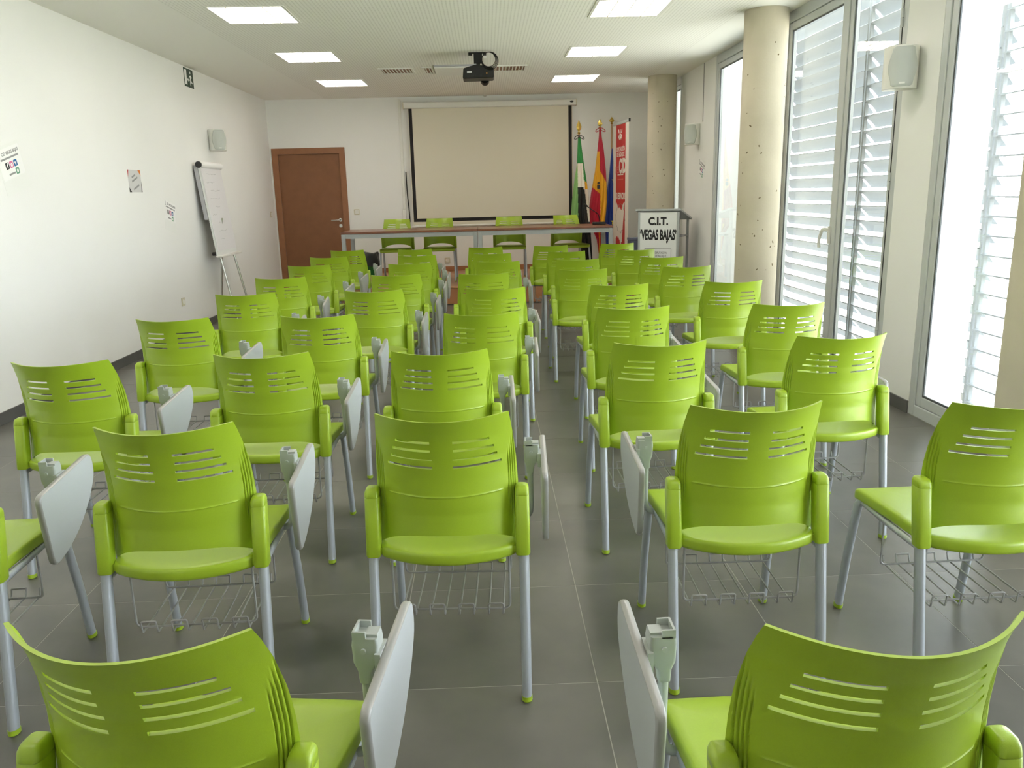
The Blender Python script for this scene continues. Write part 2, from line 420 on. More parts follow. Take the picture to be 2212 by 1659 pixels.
for k in range(8):
    a, b = bounds[k+1], bounds[k]
    lp = thing('louver_screen', 'white slatted louvre screen outside the windows, %s from the dais end' % NUM[k], 'louvre', (LX, (a+b)/2, 0), 0, 'louvre screens outside the windows')
    for yy in (a+0.02, b-0.02):
        s_ = link('stile', stile_me, lp); s_.location = (-0.035, yy-(a+b)/2, 0)
    for i in range(25):
        s_ = link('slat', slat_open if k >= 5 else slat_shut, lp); s_.location = (0, 0, 0.045+0.115*i)
struct(part('ground', MB().box(XR+0.33, 60, -40, 60, -0.14, -0.10), 'ground', smooth=0))

# ------------------------------------------------------------- concrete columns
def column(x, y, r, label, seed):
    rnd = random.Random(seed)
    c = thing('concrete_column', label, 'column', (x, y, 0), 0, 'round concrete columns')
    m = MB(); m.lathe([(r, 0), (r, H*0.33), (r, H*0.66), (r, H-0.001)], 48); part('shaft', m, 'concrete', c)
    pm = MB()
    for i in range(46):
        a = rnd.uniform(-PI, 0.2); z = rnd.uniform(0.3, H-0.15); s = rnd.uniform(0.003, 0.007); e = rnd.uniform(1.0, 2.2)
        n = Vector((math.cos(a), math.sin(a), 0)); tt = Vector((-n.y, n.x, 0)); ce_ = n*(r+0.0006)+Vector((0, 0, z))
        k0 = rnd.uniform(0, PI)
        vv = []
        for q in range(7):
            w_ = 2*PI*q/7; u, v = s*math.cos(w_)*rnd.uniform(.7, 1.2), s*e*math.sin(w_)*rnd.uniform(.7, 1.2)
            u, v = u*math.cos(k0)-v*math.sin(k0), u*math.sin(k0)+v*math.cos(k0)
            vv.append(ce_+tt*u+Vector((0, 0, v)))
        pm.add(vv, [tuple(range(7))])
    o = link('air_holes', pm.mesh('air_holes', 'concrete_pit', 0, fix=False), c); o['kind'] = 'stuff'
    return c
column(2.385, 7.13, 0.180, 'round concrete column before the long louvred window, midway along the chair rows', 1)
column(2.345, 10.98, 0.185, 'round concrete column on the dais behind the lectern', 2)
column(2.40, 3.30, 0.185, 'round concrete column before the bright window beside the last chair rows', 3)

# ================================================================= CHAIRS
ROWS_SLOT = [(0.775, 0.030, 0.126), (0.750, 0.029, 0.136), (0.725, 0.028, 0.146), (0.700, 0.027, 0.156)]
def lerp_tab(tab, z):
    for (a, va), (b, vb) in zip(tab, tab[1:]):
        if z <= b:
            t = max(0.0, (z-a)/(b-a)); t = t*t*(3-2*t) if False else t; return va+(vb-va)*t
    return tab[-1][1]
W_TAB = [(0.45, 0.196), (0.54, 0.199), (0.62, 0.199), (0.70, 0.195), (0.78, 0.187), (0.845, 0.179)]
Y_TAB = [(0.46, 0.100), (0.54, 0.112), (0.60, 0.114), (0.66, 0.110), (0.72, 0.098), (0.78, 0.076), (0.82, 0.054), (0.845, 0.037)]
S_TAB = [(0.46, 0.080), (0.60, 0.098), (0.70, 0.098), (0.845, 0.088)]
def backrest_mesh():
    HS = 0.0036
    zs = set(round(0.452+i*0.0115, 5) for i in range(35)); zs.add(0.845)
    for z, a, b in ROWS_SLOT: zs = {q for q in zs if abs(q-z) > HS+0.003} | {z-HS, z+HS}
    zs = {q for q in zs if abs(q-0.611) > 0.007} | {0.605, 0.608, 0.6095, 0.611, 0.6125, 0.614, 0.617}
    zs = sorted(q for q in zs if q <= 0.845)
    us = set()
    n = 100
    for i in range(n+1): us.add(round(-0.80+1.6*i/n, 5))
    for i in range(1, 57): us.add(round(0.80+0.2*i/56, 5)); us.add(round(-0.80-0.2*i/56, 5))
    us = sorted(us); nu, nz = len(us), len(zs)
    def P(u, z0, off):
        w = lerp_tab(W_TAB, z0); s = lerp_tab(S_TAB, z0); ye = lerp_tab(Y_TAB, z0)
        x = w*u; y = ye-s*(1-u*u)
        low = max(0.0, 1-(z0-0.452)/0.13); hi = max(0.0, (z0-0.80)/0.045)
        z = z0+0.046*low*(1-u**6)*(0.55+0.45*(1-u*u))-0.004*hi*(1-u*u)
        d = 0.0
        if off < 0:                                     # moulded relief on the rear face
            ax = abs(x)
            for k_ in range(4):
                xk = 0.170+0.0056*k_+0.004*math.sin(PI*min(1, max(0, (z0-0.50)/0.26)))
                z1, z2 = 0.565-0.020*k_, 0.725+0.018*k_
                mk = min(1, max(0, (z0-z1)/0.03))*min(1, max(0, (z2-z0)/0.03))
                d += 0.0036*mk*math.exp(-((ax-xk)/0.0011)**2)
            d -= 0.0013*math.exp(-((z0-0.611)/0.0017)**2)*(1 if ax < 0.157 else 0)
        nx, ny = 2*s*u/w, 1.0                            # normal in plan (towards the rear = -y)
        l = math.hypot(nx, ny); nrm = Vector((nx/l, -ny/l, 0))
        edge = 0.0
        e = off if off > 0 else 0
        return Vector((x, y, z))-nrm*(0.0065 if off > 0 else d)
    hole = [[False]*(nu-1) for _ in range(nz-1)]
    for j in range(nz-1):
        zc = (zs[j]+zs[j+1])/2
        for z, a, b in ROWS_SLOT:
            if abs(zc-z) < HS:
                for i in range(nu-1):
                    xc = abs((us[i]+us[i+1])/2*lerp_tab(W_TAB, z))
                    if a < xc < b: hole[j][i] = True
    vv = [P(u, z, -1) for z in zs for u in us]+[P(u, z, 1) for z in zs for u in us]
    N = nu*nz; ff = []
    idx = lambda j, i, s: s*N+j*nu+i
    for j in range(nz-1):
        for i in range(nu-1):
            if hole[j][i]: continue
            ff.append((idx(j, i, 0), idx(j, i+1, 0), idx(j+1, i+1, 0), idx(j+1, i, 0)))
            ff.append((idx(j, i, 1), idx(j+1, i, 1), idx(j+1, i+1, 1), idx(j, i+1, 1)))
            for (dj, di, a, b) in ((-1, 0, (j, i), (j, i+1)), (1, 0, (j+1, i+1), (j+1, i)), (0, -1, (j+1, i), (j, i)), (0, 1, (j, i+1), (j+1, i+1))):
                jj, ii = j+dj, i+di
                if jj < 0 or jj >= nz-1 or ii < 0 or ii >= nu-1 or hole[jj][ii]:
                    ff.append((idx(*a, 0), idx(*a, 1), idx(*b, 1), idx(*b, 0)))
    return MB().add(vv, ff).mesh('backrest', 'lime_plastic', 50)
def seat_mesh():
    pts = []
    for i in range(17):
        t = -1+2*i/16; pts.append((0.190*t, 0.062*t*t-0.004))
    pts += [(0.202, 0.16), (0.219, 0.458), (-0.219, 0.458), (-0.202, 0.16)]
    rad = [0.0]*17; rad[0] = rad[16] = 0.02
    rad += [0.1, 0.035, 0.035, 0.1]
    out = rounded(pts, rad, 5)
    def ztop(x, y):
        z = 0.456+0.010*(y/0.458)
        z -= 0.013*math.exp(-((y-0.17)/0.13)**2)*max(0, 1-(x/0.2)**2)
        if y > 0.37: z -= 0.022*((y-0.37)/0.09)**2
        return z
    c = Vector((0, 0.235)); m = MB(); rings = []
    def ring(scale, dz, top=True):
        R = []
        for x, y in out:
            px, py = c.x+(x-c.x)*scale, c.y+(y-c.y)*scale
            R.append(Vector((px, py, ztop(px, py)+dz)))
        return R
    for s, dz in ((0.02, 0), (0.3, 0), (0.55, 0), (0.75, 0), (0.90, 0), (0.968, -0.0002), (0.985, -0.0015), (0.996, -0.005), (1.0, -0.011), (1.0, -0.026), (0.99, -0.033), (0.97, -0.036), (0.5, -0.036), (0.02, -0.036)):
        rings.append(ring(s, dz))
    m.loft(rings); return m.mesh('seat', 'lime_plastic', 50)
ME = {}
ME['backrest'] = backrest_mesh(); ME['seat'] = seat_mesh()
def rrect(cx, cy, hx, hy, r, n=4):
    return rounded([(cx-hx, cy-hy), (cx+hx, cy-hy), (cx+hx, cy+hy), (cx-hx, cy+hy)], r, n)
for s, nm in ((-1, 'L'), (1, 'R')):
    # rear leg (straight, leaning forward going up) with the green bracket that grips the backrest
    m = MB(); m.tube([(s*0.212, 0.0005, 0.012), (s*0.212, 0.028, 0.20), (s*0.212, 0.062, 0.43), (s*0.212, 0.085, 0.60)], 0.0142, 12, ry=1.25); ME['rear_leg'+nm] = m.mesh('leg', 'grey_enamel', 50)
    m = MB(); m.tube([(s*0.212, 0.0, 0.0), (s*0.212, 0.0, 0.003), (s*0.212, 0.0012, 0.016)], [0.012, 0.0155, 0.0155], 12, ry=1.25); ME['rear_cap'+nm] = m.mesh('foot_cap', 'lime_plastic', 40)
    m = MB(); m.tube([(s*0.212, 0.498, 0.012), (s*0.211, 0.468, 0.20), (s*0.205, 0.432, 0.40), (s*0.198, 0.41, 0.428)], 0.0132, 12, ry=1.2); ME['front_leg'+nm] = m.mesh('leg', 'grey_enamel', 50)
    m = MB(); m.tube([(s*0.212, 0.50, 0.0), (s*0.212, 0.50, 0.003), (s*0.212, 0.498, 0.016)], [0.011, 0.0145, 0.0145], 12, ry=1.2); ME['front_cap'+nm] = m.mesh('foot_cap', 'lime_plastic', 40)
    m = MB(); secs = []
    for z, y, hx, hy, xc in ((0.426, 0.061, 0.0185, 0.019, 0.209), (0.430, 0.0615, 0.0205, 0.021, 0.209), (0.51, 0.074, 0.0205, 0.023, 0.209), (0.592, 0.087, 0.0200, 0.024, 0.209), (0.5935, 0.0872, 0.0188, 0.023, 0.209), (0.595, 0.0874, 0.0200, 0.024, 0.209), (0.608, 0.090, 0.0195, 0.023, 0.209), (0.616, 0.092, 0.0165, 0.019, 0.209), (0.619, 0.094, 0.0110, 0.013, 0.209)):
        secs.append([Vector((a, b, z)) for a, b in rrect(s*xc, y, hx, hy, min(hx, hy)*0.62)])
    m.loft(secs)
    m.box(*sorted((s*0.175, s*0.200)), 0.055, 0.085, 0.431, 0.450)       # nub towards the seat
    ME['bracket'+nm] = m.mesh('back_bracket', 'lime_plastic', 45)
    # writing tablet folded down outside the seat
    poly = rounded([(0.178, 0.612), (0.205, 0.388), (0.30, 0.402), (0.40, 0.444), (0.48, 0.505), (0.532, 0.568), (0.520, 0.638)], [0.025, 0.03, 0.06, 0.06, 0.06, 0.035, 0.03], 5)
    cy_, cz_ = 0.36, 0.53
    m = MB()
    def rg(x, k_): return [Vector((s*x, cy_+(a-cy_)*k_, cz_+(b-cz_)*k_)) for a, b in poly]
    m.cur = 1; m.loft([rg(0.268, 0.965), rg(0.2685, 0.98), rg(0.2715, 0.997), rg(0.277, 1.0), rg(0.2825, 0.997), rg(0.2855, 0.98), rg(0.286, 0.965)], caps=False)
    n_ = len(poly)
    m.cur = 0; m.add(rg(0.268, 0.965), [tuple(range(n_))]); m.add(rg(0.286, 0.965), [tuple(range(n_))])
    ME['tablet'+nm] = m.mesh('writing_tablet', ['tablet_laminate', 'tablet_edge'], 40)
    m = MB(); m.tube(bend([(s*0.14, 0.345, 0.415), (s*0.232, 0.345, 0.415), (s*0.236, 0.350, 0.47), (s*0.234, 0.352, 0.575)], 0.03, 5), 0.0095, 10); ME['pole'+nm] = m.mesh('tablet_post', 'hinge_grey', 50)
    m = MB(); secs = []
    for z, hx, hy, xc in ((0.560, 0.011, 0.011, 0.234), (0.585, 0.013, 0.014, 0.235), (0.605, 0.022, 0.020, 0.239), (0.640, 0.024, 0.022, 0.240), (0.655, 0.022, 0.022, 0.240)):
        secs.append([Vector((a, b, z)) for a, b in rrect(s*xc, 0.352, hx, hy, 0.006)])
    m.loft(secs)
    m.box(*sorted((s*0.219, s*0.223)), 0.332, 0.372, 0.652, 0.668); m.box(*sorted((s*0.219, s*0.243)), 0.330, 0.334, 0.652, 0.668); m.box(*sorted((s*0.219, s*0.243)), 0.370, 0.374, 0.652, 0.668)
    m.tube([(s*0.238, 0.326, 0.632), (s*0.238, 0.378, 0.632)], 0.005, 8)
    m.box(*sorted((s*0.240, s*0.262)), 0.338, 0.366, 0.622, 0.660); m.box(*sorted((s*0.258, s*0.2685)), 0.325, 0.379, 0.585, 0.628)
    ME['hinge'+nm] = m.mesh('hinge_block', 'hinge_grey', 40)
m = MB()
for s in (-1, 1): m.tube([(s*0.205, 0.062, 0.414), (s*0.203, 0.25, 0.413), (s*0.200, 0.415, 0.416)], 0.010, 8)
m.tube([(-0.2, 0.30, 0.412), (0.2, 0.30, 0.412)], 0.009, 8); m.tube([(-0.2, 0.12, 0.412), (0.2, 0.12, 0.412)], 0.009, 8)
ME['frame'] = m.mesh('seat_frame', 'grey_enamel', 50)
m = MB(); rw = 0.0028
for y in (0.10, 0.335): m.tube(bend([(-0.168, y, 0.412), (-0.168, y, 0.235), (0.168, y, 0.235), (0.168, y, 0.412)], 0.018, 4), rw*1.2, 6)
wx = [-0.148+0.0423*i for i in range(8)]
for i in range(0, 8, 2):                                               # hairpin pairs, hooked up at the rear
    a, b = wx[i], wx[i+1]
    m.tube(bend([(a, 0.36, 0.255), (a, 0.352, 0.231), (a, 0.086, 0.224), (a, 0.078, 0.262), (b, 0.078, 0.262), (b, 0.086, 0.224), (b, 0.352, 0.231), (b, 0.36, 0.255)], 0.006, 3), rw, 6)
for i in range(1, 7, 2): m.tube([(wx[i], 0.36, 0.255), (wx[i+1], 0.36, 0.255)], rw, 6)
ME['basket'] = m.mesh('book_basket', 'wire_grey', 50)

def make_chair(tablet, basket=True):
    t = link('tablet_chair' if tablet else 'meeting_chair', None); t.empty_display_size = 0.1
    link('seat', ME['seat'], t); link('backrest', ME['backrest'], t); link('seat_frame', ME['frame'], t)
    for nm in 'LR':
        link('back_bracket', ME['bracket'+nm], t)
        for q in ('rear', 'front'):
            l = link('leg', ME[q+'_leg'+nm], t); link('foot_cap', ME[q+'_cap'+nm], l)
    if basket: link('book_basket', ME['basket'], t)
    if tablet:
        p = link('tablet_post', ME['pole'+tablet], t); link('hinge_block', ME['hinge'+tablet], p)
        link('writing_tablet', ME['tablet'+tablet], t)
    return t
PLACES = {
 'A1': (-1.545, 1.953, 2.7), 'A2': (-1.588, 2.917, -0.4), 'A3': (-1.563, 3.945, -0.7), 'A4': (-1.49, 4.942, 4.2), 'A5': (-1.515, 5.91, 4.4), 'A6': (-1.528, 6.927, -1.9), 'A7': (-1.535, 7.842, -2.5), 'A8': (-1.514, 8.803, -2.5),
 'B0': (-0.514, 0.973, -6.8), 'B1': (-0.853, 1.997, 1.8), 'B2': (-0.861, 2.955, -0.2), 'B3': (-0.847, 3.923, 0.7), 'B4': (-0.708, 4.934, -1.2), 'B5': (-0.674, 5.895, -1.4), 'B6': (-0.66, 6.85, -0.4), 'B7': (-0.675, 7.774, -1.2), 'B8': (-0.773, 8.682, -1.6),
 'C1': (-0.136, 2.029, -2.5), 'C2': (-0.189, 2.914, -0.1), 'C3': (-0.04, 3.847, -1.6), 'C4': (0.046, 4.882, 0.8), 'C5': (-0.028, 5.817, 0.7), 'C6': (0.093, 6.82, -0.7), 'C7': (0.047, 7.765, -1.4), 'C8': (-0.015, 8.715, -0.9),
 'D0': (0.531, 0.915, 1.0), 'D1': (0.711, 2.026, -0.1), 'D2': (0.65, 2.957, 1.1), 'D3': (0.721, 3.911, 0.3), 'D4': (0.816, 4.908, 1.8), 'D5': (0.709, 5.929, 0.8), 'D6': (0.771, 6.827, 0.6), 'D7': (0.769, 7.788, -0.4), 'D8': (0.688, 8.68, 0.1),
 'E1': (1.392, 1.975, 1.5), 'E2': (1.368, 2.992, 2.1), 'E3': (1.489, 3.883, -0.5), 'E4': (1.525, 4.909, 0.1), 'E5': (1.492, 5.954, 0.8), 'E6': (1.501, 6.85, 0.7), 'E7': (1.446, 7.795, -0.3), 'E8': (1.419, 8.765, 0.1)}
LEFT = {'D0', 'D1'}
COLN = {'A': 'first', 'B': 'second', 'C': 'third', 'D': 'fourth', 'E': 'fifth'}
protoR, protoL = None, None
for key, (x, y, r) in PLACES.items():
    if key in LEFT:
        if protoL is None: protoL = o = make_chair('L')
        else: o = copy_tree(protoL)
    else:
        if protoR is None: protoR = o = make_chair('R')
        else: o = copy_tree(protoR)
    o.location = (x, y, 0); o.rotation_euler = (0, 0, math.radians(r))
    row = 8-int(key[1])
    if key == 'B0': lab = 'lime green chair of the last row with its tablet on the right'
    elif key == 'D0': lab = 'lime green chair of the last row with its tablet on the left'
    else: lab = 'lime green tablet chair, %s from the white wall, %s row from the dais' % (COLN[key[0]], NUM[row])
    tag(o, lab, 'chair', 'lime green tablet chairs in rows')
T4 = [(-1.244, 11.56, 180), (-0.65, 11.56, 180), (0.322, 11.54, 180), (1.107, 11.56, 194)]
TL = ['lime green chair behind the table, nearest the brown door', 'lime green chair behind the table, second from the brown door', 'lime green chair behind the table, third from the brown door', 'lime green chair behind the table, turned, nearest the flags']
proto = None
for (x, y, r), lab in zip(T4, TL):
    if proto is None: proto = o = make_chair(None, False)
    else: o = copy_tree(proto)
    o.location = (x, y, DZ); o.rotation_euler = (0, 0, math.radians(r)); tag(o, lab, 'chair', 'chairs behind the speakers\' table')

# ================================================================= DAIS FURNITURE
def table(x0, x1, label):
    t = thing('conference_table', label, 'table', ((x0+x1)/2, 10.62, DZ), 0, 'tables on the dais'); w_ = x1-x0; h = 0.722; d = 0.78
    part('tabletop', MB().box(-w_/2, w_/2, 0, d, h-0.028, h), 'table_wood', t, smooth=0, bevel=0.003)
    part('apron', MB().box(-w_/2+0.03, w_/2-0.03, 0.012, 0.035, h-0.085, h-0.029), 'lectern_grey', t, smooth=0)
    part('apron', MB().box(-w_/2+0.03, w_/2-0.03, d-0.035, d-0.012, h-0.085, h-0.029), 'lectern_grey', t, smooth=0)
    for s in (-1, 1):
        a, b = sorted((s*(w_/2-0.004), s*(w_/2-0.054)))
        part('side_rail', MB().box(a+0.01, b-0.01, 0.055, d-0.055, h-0.085, h-0.029), 'lectern_grey', t, smooth=0)
        for y in (0.006, d-0.056):
            part('leg', MB().box(a, b, y, y+0.05, 0, h-0.029), 'lectern_grey', t, smooth=0, bevel=0.004)
    return t
table(-1.884, -0.116, 'brown topped table with grey steel legs in front of the door')
table(-0.112, 1.656, 'brown topped table with grey steel legs and a microphone, before the flags')

# gooseneck microphone
mc = thing('desk_microphone', 'black gooseneck desk microphone at the end of the table', 'microphone', (1.52, 11.02, DZ+0.722))
part('base', MB().prism(rounded([(-0.09, -0.06), (0.09, -0.06), (0.08, 0.06), (-0.08, 0.06)], 0.015), 0, 0.035, 'z'), 'black_plastic', mc, bevel=0.008)
part('gooseneck', MB().tube(bend([(0.02, 0.02, 0.03), (0.0, 0.0, 0.14), (-0.10, -0.03, 0.20), (-0.16, -0.05, 0.245)], 0.06, 6), 0.006, 8), 'black_plastic', mc)
part('head', MB().tube([(-0.155, -0.05, 0.242), (-0.165, -0.053, 0.250), (-0.20, -0.06, 0.272), (-0.21, -0.063, 0.278)], [0.008, 0.014, 0.014, 0.006], 12), 'black_plastic', mc)

# lectern
LXc, LY = 2.105, 9.95
le = thing('lectern', 'white panelled lectern lettered C.I.T. standing before the dais', 'lectern', (LXc, LY, 0), math.radians(-32))
part('front_panel', MB().box(-0.235, 0.235, 0.0, 0.02, 0.05, 1.13), 'lectern_white', le, smooth=0)
for s in (-1, 1):
    a, b = sorted((s*0.235, s*0.262))
    part('post', MB().box(a, b, -0.006, 0.035, 0.0, 1.135), 'lectern_grey', le, smooth=0, bevel=0.004)
    part('rear_post', MB().box(a, b, 0.36, 0.39, 0.0, 1.035), 'lectern_grey', le, smooth=0, bevel=0.004)
part('side_panel', MB().prism([(0.035, 0.02), (0.36, 0.02), (0.36, 1.03), (0.035, 1.125)], -0.255, -0.242, 'x'), 'lectern_white', le, smooth=0)
part('top', MB().prism([(-0.02, 1.148), (0.42, 1.025), (0.42, 1.050), (-0.02, 1.173)], -0.29, 0.29, 'x'), 'lectern_grey', le, smooth=0, bevel=0.003)
part('shelf', MB().box(-0.24, 0.262, 0.10, 0.385, 0.83, 0.85), 'lectern_grey', le, smooth=0)
part('foot_plate', MB().box(-0.262, 0.262, 0.0, 0.395, 0.0, 0.02), 'lectern_grey', le, smooth=0)
FM = lambda x, z: frame_mat((x, -0.0012, z), (1, 0, 0), (0, 0, 1))
text('lettering', 'C.I.T.', 0.125, 'ink_black', le, FM(0.0, 1.02), 0.92, 0.006)
text('lettering', '\u201cVEGAS BAJAS\u201d', 0.165, 'ink_black', le, FM(0.0, 0.853), 0.445, 0.007)
fr = MB(); 
for b in ((-0.172, 0.172, 0.690, 0.694), (-0.172, 0.172, 0.36, 0.364), (-0.172, -0.168, 0.36, 0.694), (0.168, 0.172, 0.36, 0.694)): fr.box(b[0], b[1], -0.0015, 0.0, b[2], b[3])
part('label_border', fr, 'ink_dark', le, smooth=0)
part('logo_block', MB().box(-0.118, -0.052, -0.0015, 0, 0.585, 0.662), 'ink_black', le, smooth=0)
text('lettering', 'DIPUTACI\u00d3N', 0.036, 'ink_grey', le, FM(0.042, 0.640), 0.72, 0.0012)
text('lettering', 'DE BADAJOZ', 0.036, 'ink_grey', le, FM(0.040, 0.603), 0.68, 0.0012)
ringm = MB(); ringm.tube([(0.035*math.cos(2*PI*i/28), -0.001, 0.515+0.035*math.sin(2*PI*i/28)) for i in range(28)], 0.004, 6, closed=True)
part('logo_ring', ringm, 'ink_dark', le)

bx = thing('storage_box', 'blue-grey storage box on the dais between banner and lectern', 'box', (1.985, 10.70, DZ))
m = MB(); m.box(-0.11, 0.11, -0.10, 0.10, 0.0, 0.52); part('body', m, 'storage_blue', bx, smooth=0, bevel=0.006)
part('lid', MB().box(-0.115, 0.115, -0.105, 0.105, 0.521, 0.555), 'storage_blue', bx, smooth=0, bevel=0.008)

# waste bin with black bag
bn = thing('waste_bin', 'green waste bin with a black bag folded over its rim', 'bin', (-1.80, 12.36, DZ))
part('bucket', MB().lathe([(0.0, 0.0), (0.105, 0.0), (0.115, 0.02), (0.135, 0.26), (0.0, 0.26)], 24), 'bin_green', bn)
m = MB(); rings = []
rr = random.Random(3)
for r, z in ((0.172, 0.145), (0.176, 0.16), (0.160, 0.25), (0.150, 0.31), (0.135, 0.335), (0.10, 0.325), (0.02, 0.31)):
    rings.append([Vector(((r+0.012*math.sin(5*a+z*20)+0.006*math.sin(11*a))*math.cos(a), (r+0.012*math.sin(5*a+z*20))*math.sin(a), z+0.012*math.sin(3*a+1))) for a in [2*PI*k/36 for k in range(36)]])
m.loft(rings, caps=False); part('bin_bag', m, 'bin_bag', bn, smooth=60)

# ------------------------------------------------------------- flags on the dais
FY = 12.30
def cw0(cx, cy):                                  # sketch coordinates -> metres in the plane y = FY
    px, py = 1180+cx*0.2291, 220+cy*0.2291
    return 1.381+(px-1247)*0.006815+(py-262)*5e-5, 2.399-(py-262)*0.00671
FK = [1.0, FY]
def cw(cx, cy):                                   # the same, carried to the depth where the flag stands
    x, z = cw0(cx, cy); k = FK[1]/FY
    return x*k, 1.41+(z-1.41)*k
def tabx(rows, cy):
    for (a, l0, r0), (b, l1, r1) in zip(rows, rows[1:]):
        if cy <= b:
            t = max(0, (cy-a)/(b-a)); return l0+(l1-l0)*t, r0+(r1-r0)*t
    return rows[-1][1:]
def flag(name, label, rows, color, mats, pole_top, tip, ribbon, dep=0.075, ph=0.0):
    px0 = cw((rows[0][1]+rows[0][2])/2, 0)[0]
    f = thing(name, label, 'flag', (px0, FK[1], DZ), 0, 'flags on poles')
    pt = cw(0, pole_top)[1]-DZ; tz = cw(0, tip)[1]-DZ
    part('pole', MB().tube([(0, 0.03, 0.05), (0, 0.03, pt)], 0.014, 12), 'pole_wood', f)
    part('base', MB().lathe([(0, 0), (0.09, 0), (0.09, 0.015), (0.04, 0.05), (0.03, 0.12), (0, 0.12)], 28, (0, 0.03, 0)), 'gold', f)
    h = tz-pt
    fi = MB(); fi.lathe([(0.0, 0), (0.016, 0), (0.022, h*0.08), (0.012, h*0.18), (0.010, h*0.25), (0.0, h*0.27)], 16, (0, 0.03, pt))
    fi.loft([[Vector((0, 0.03, pt+h*0.22)) + Vector((a*wd, b*wd*0.35, h*zz)) for a, b in ((1, 0), (0, 1), (-1, 0), (0, -1))] for zz, wd in ((0.0, 0.008), (0.12, 0.03), (0.30, 0.038), (0.78, 0.001))])
    part('finial', fi, 'gold', f, smooth=20)
    y0, y1 = rows[0][0], rows[-1][0]; NR, NA = 110, 120; m = MB()
    vv = []; cc = []
    for j in range(NR+1):
        cy = y0+(y1-y0)*j/NR; l, r = tabx(rows, cy); grow = min(1, j/NR*1.6)
        for i in range(NA):
            a = 2*PI*i/NA; u = math.cos(a); cx = (l+r)/2+(r-l)/2*u; X, Z = cw(cx, cy); hw = (r-l)/2*0.00156
            d = min(dep, 0.012+hw*0.55)
            y = 0.03-d*math.sin(a)*1.0-grow*0.016*math.sin(5.0*u*2.2+ph+cy*0.0025)*(1 if math.sin(a) > 0 else 0.4)*abs(math.sin(a))**0.5
            vv.append(Vector((X-px0, y, Z-DZ)))
    for j in range(NR):
        cy = y0+(y1-y0)*(j+0.5)/NR; l, r = tabx(rows, cy)
        for i in range(NA):
            a = 2*PI*(i+0.5)/NA; cx = (l+r)/2+(r-l)/2*math.cos(a)
            m.cur = mats.index(color(cx, cy)); m.f.append((j*NA+i, j*NA+(i+1) % NA, (j+1)*NA+(i+1) % NA, (j+1)*NA+i)); m.mi.append(m.cur)
    m.v = [tuple(p) for p in vv]
    m.cur = 0; m.f += [tuple(range(NA)), tuple(NR*NA+k for k in range(NA))]; m.mi += [0, mats.index(color(sum(rows[-1][1:])/2, y1))]
    part('cloth', m, mats, f, smooth=60)
    if ribbon:
        X, Z = cw(sum(rows[0][1:])/2, rows[0][0]); Z -= DZ; rb = MB()
        for s in (-1, 1): rb.tube([(s*0.045*(1-math.cos(2*PI*t/12))/2*1.6, 0.0-0.02*math.sin(PI*t/12), Z+0.012-0.02*s*math.sin(2*PI*t/12)-0.02*(1-math.cos(2*PI*t/12))) for t in range(13)], 0.005, 6)
        part('ribbon', rb, ribbon, f)
    return f
def c_ext(cx, cy):
    if cy < 570: return 'flag_green'
    mid = 290-(cy-570)*0.004
    if cx < mid: return 'flag_pale_green' if cy < 1140 else 'flag_black'
    if cx < 342: 
        if cy < 795: return 'flag_white'
        return 'flag_black'
    if cy < 725+(cx-342)*0.8: return 'flag_green' if cx > 342+(cy-570)*0.02 else 'flag_white'
    if cy < 812: return 'flag_yellow' if cx > 356 else 'flag_white'
    if cx > 350+(cy-800)*0.12 and cy < 1130: return 'flag_white'
    return 'flag_black'
FK[1] = 12.08
flag('regional_flag', 'green, white and black regional flag drooping on its pole', [(325, 300, 322), (450, 293, 337), (570, 288, 353), (720, 262, 376), (900, 237, 398), (1060, 222, 404), (1160, 250, 410), (1280, 300, 416), (1500, 330, 428)], c_ext, ['flag_green', 'flag_pale_green', 'flag_white', 'flag_black', 'flag_yellow'], 300, 168, 'flag_black', ph=0.5)
def c_esp(cx, cy):
    if cx < 500:
        if cy < 460: return 'flag_red'
        if cy < 800+(cx-430)*0.9: return 'flag_yellow'
        return 'flag_red' if not (cx > 490 and cy > 1180) else 'flag_yellow'
    if cy < 640+(cx-500)*1.8: return 'flag_red'
    if cy < 1130+(cx-500)*3: return 'flag_yellow'
    return 'flag_red'
FK[1] = 12.30
es = flag('national_flag', 'red and yellow striped national flag drooping on its pole', [(262, 501, 521), (330, 497, 525), (460, 482, 545), (650, 458, 563), (850, 420, 572), (950, 405, 571), (1100, 388, 556), (1190, 392, 545), (1225, 440, 540), (1300, 470, 534), (1430, 488, 510)], c_esp, ['flag_red', 'flag_yellow'], 252, 165, 'flag_red', ph=2.2)
X, Z = cw(482, 795); part('coat_of_arms', MB().prism(rounded([(-0.020, -0.03), (0.020, -0.03), (0.020, 0.03), (-0.020, 0.03)], 0.012), -0.006, 0.0, 'y').prism([(-0.02, 0.04), (0.02, 0.04), (0.014, 0.07), (-0.014, 0.07)], -0.006, 0, 'y'), 'ink_dark', es, M=Matrix.Translation((X-es.location.x, -0.075, Z-DZ)))
FK[1] = 12.51
eu = flag('european_flag', 'blue flag with yellow stars drooping beside the banner', [(440, 616, 628), (650, 598, 640), (850, 572, 650), (1100, 553, 655), (1340, 560, 655), (1480, 575, 650)], lambda x, y: 'flag_blue', ['flag_blue'], 215, 148, None, dep=0.05, ph=1.0)
def star(R): return [(R*(1 if k % 2 == 0 else 0.42)*math.sin(PI*k/5), R*(1 if k % 2 == 0 else 0.42)*math.cos(PI*k/5)) for k in range(10)]
for cx, cy, R in ((632, 738, 0.040), (628, 1130, 0.055)):
    X, Z = cw(cx, cy); part('star', MB().prism(star(R), -0.004, 0.0, 'y'), 'star_yellow', eu, M=Matrix.Translation((X-eu.location.x, -0.075, Z-DZ)))

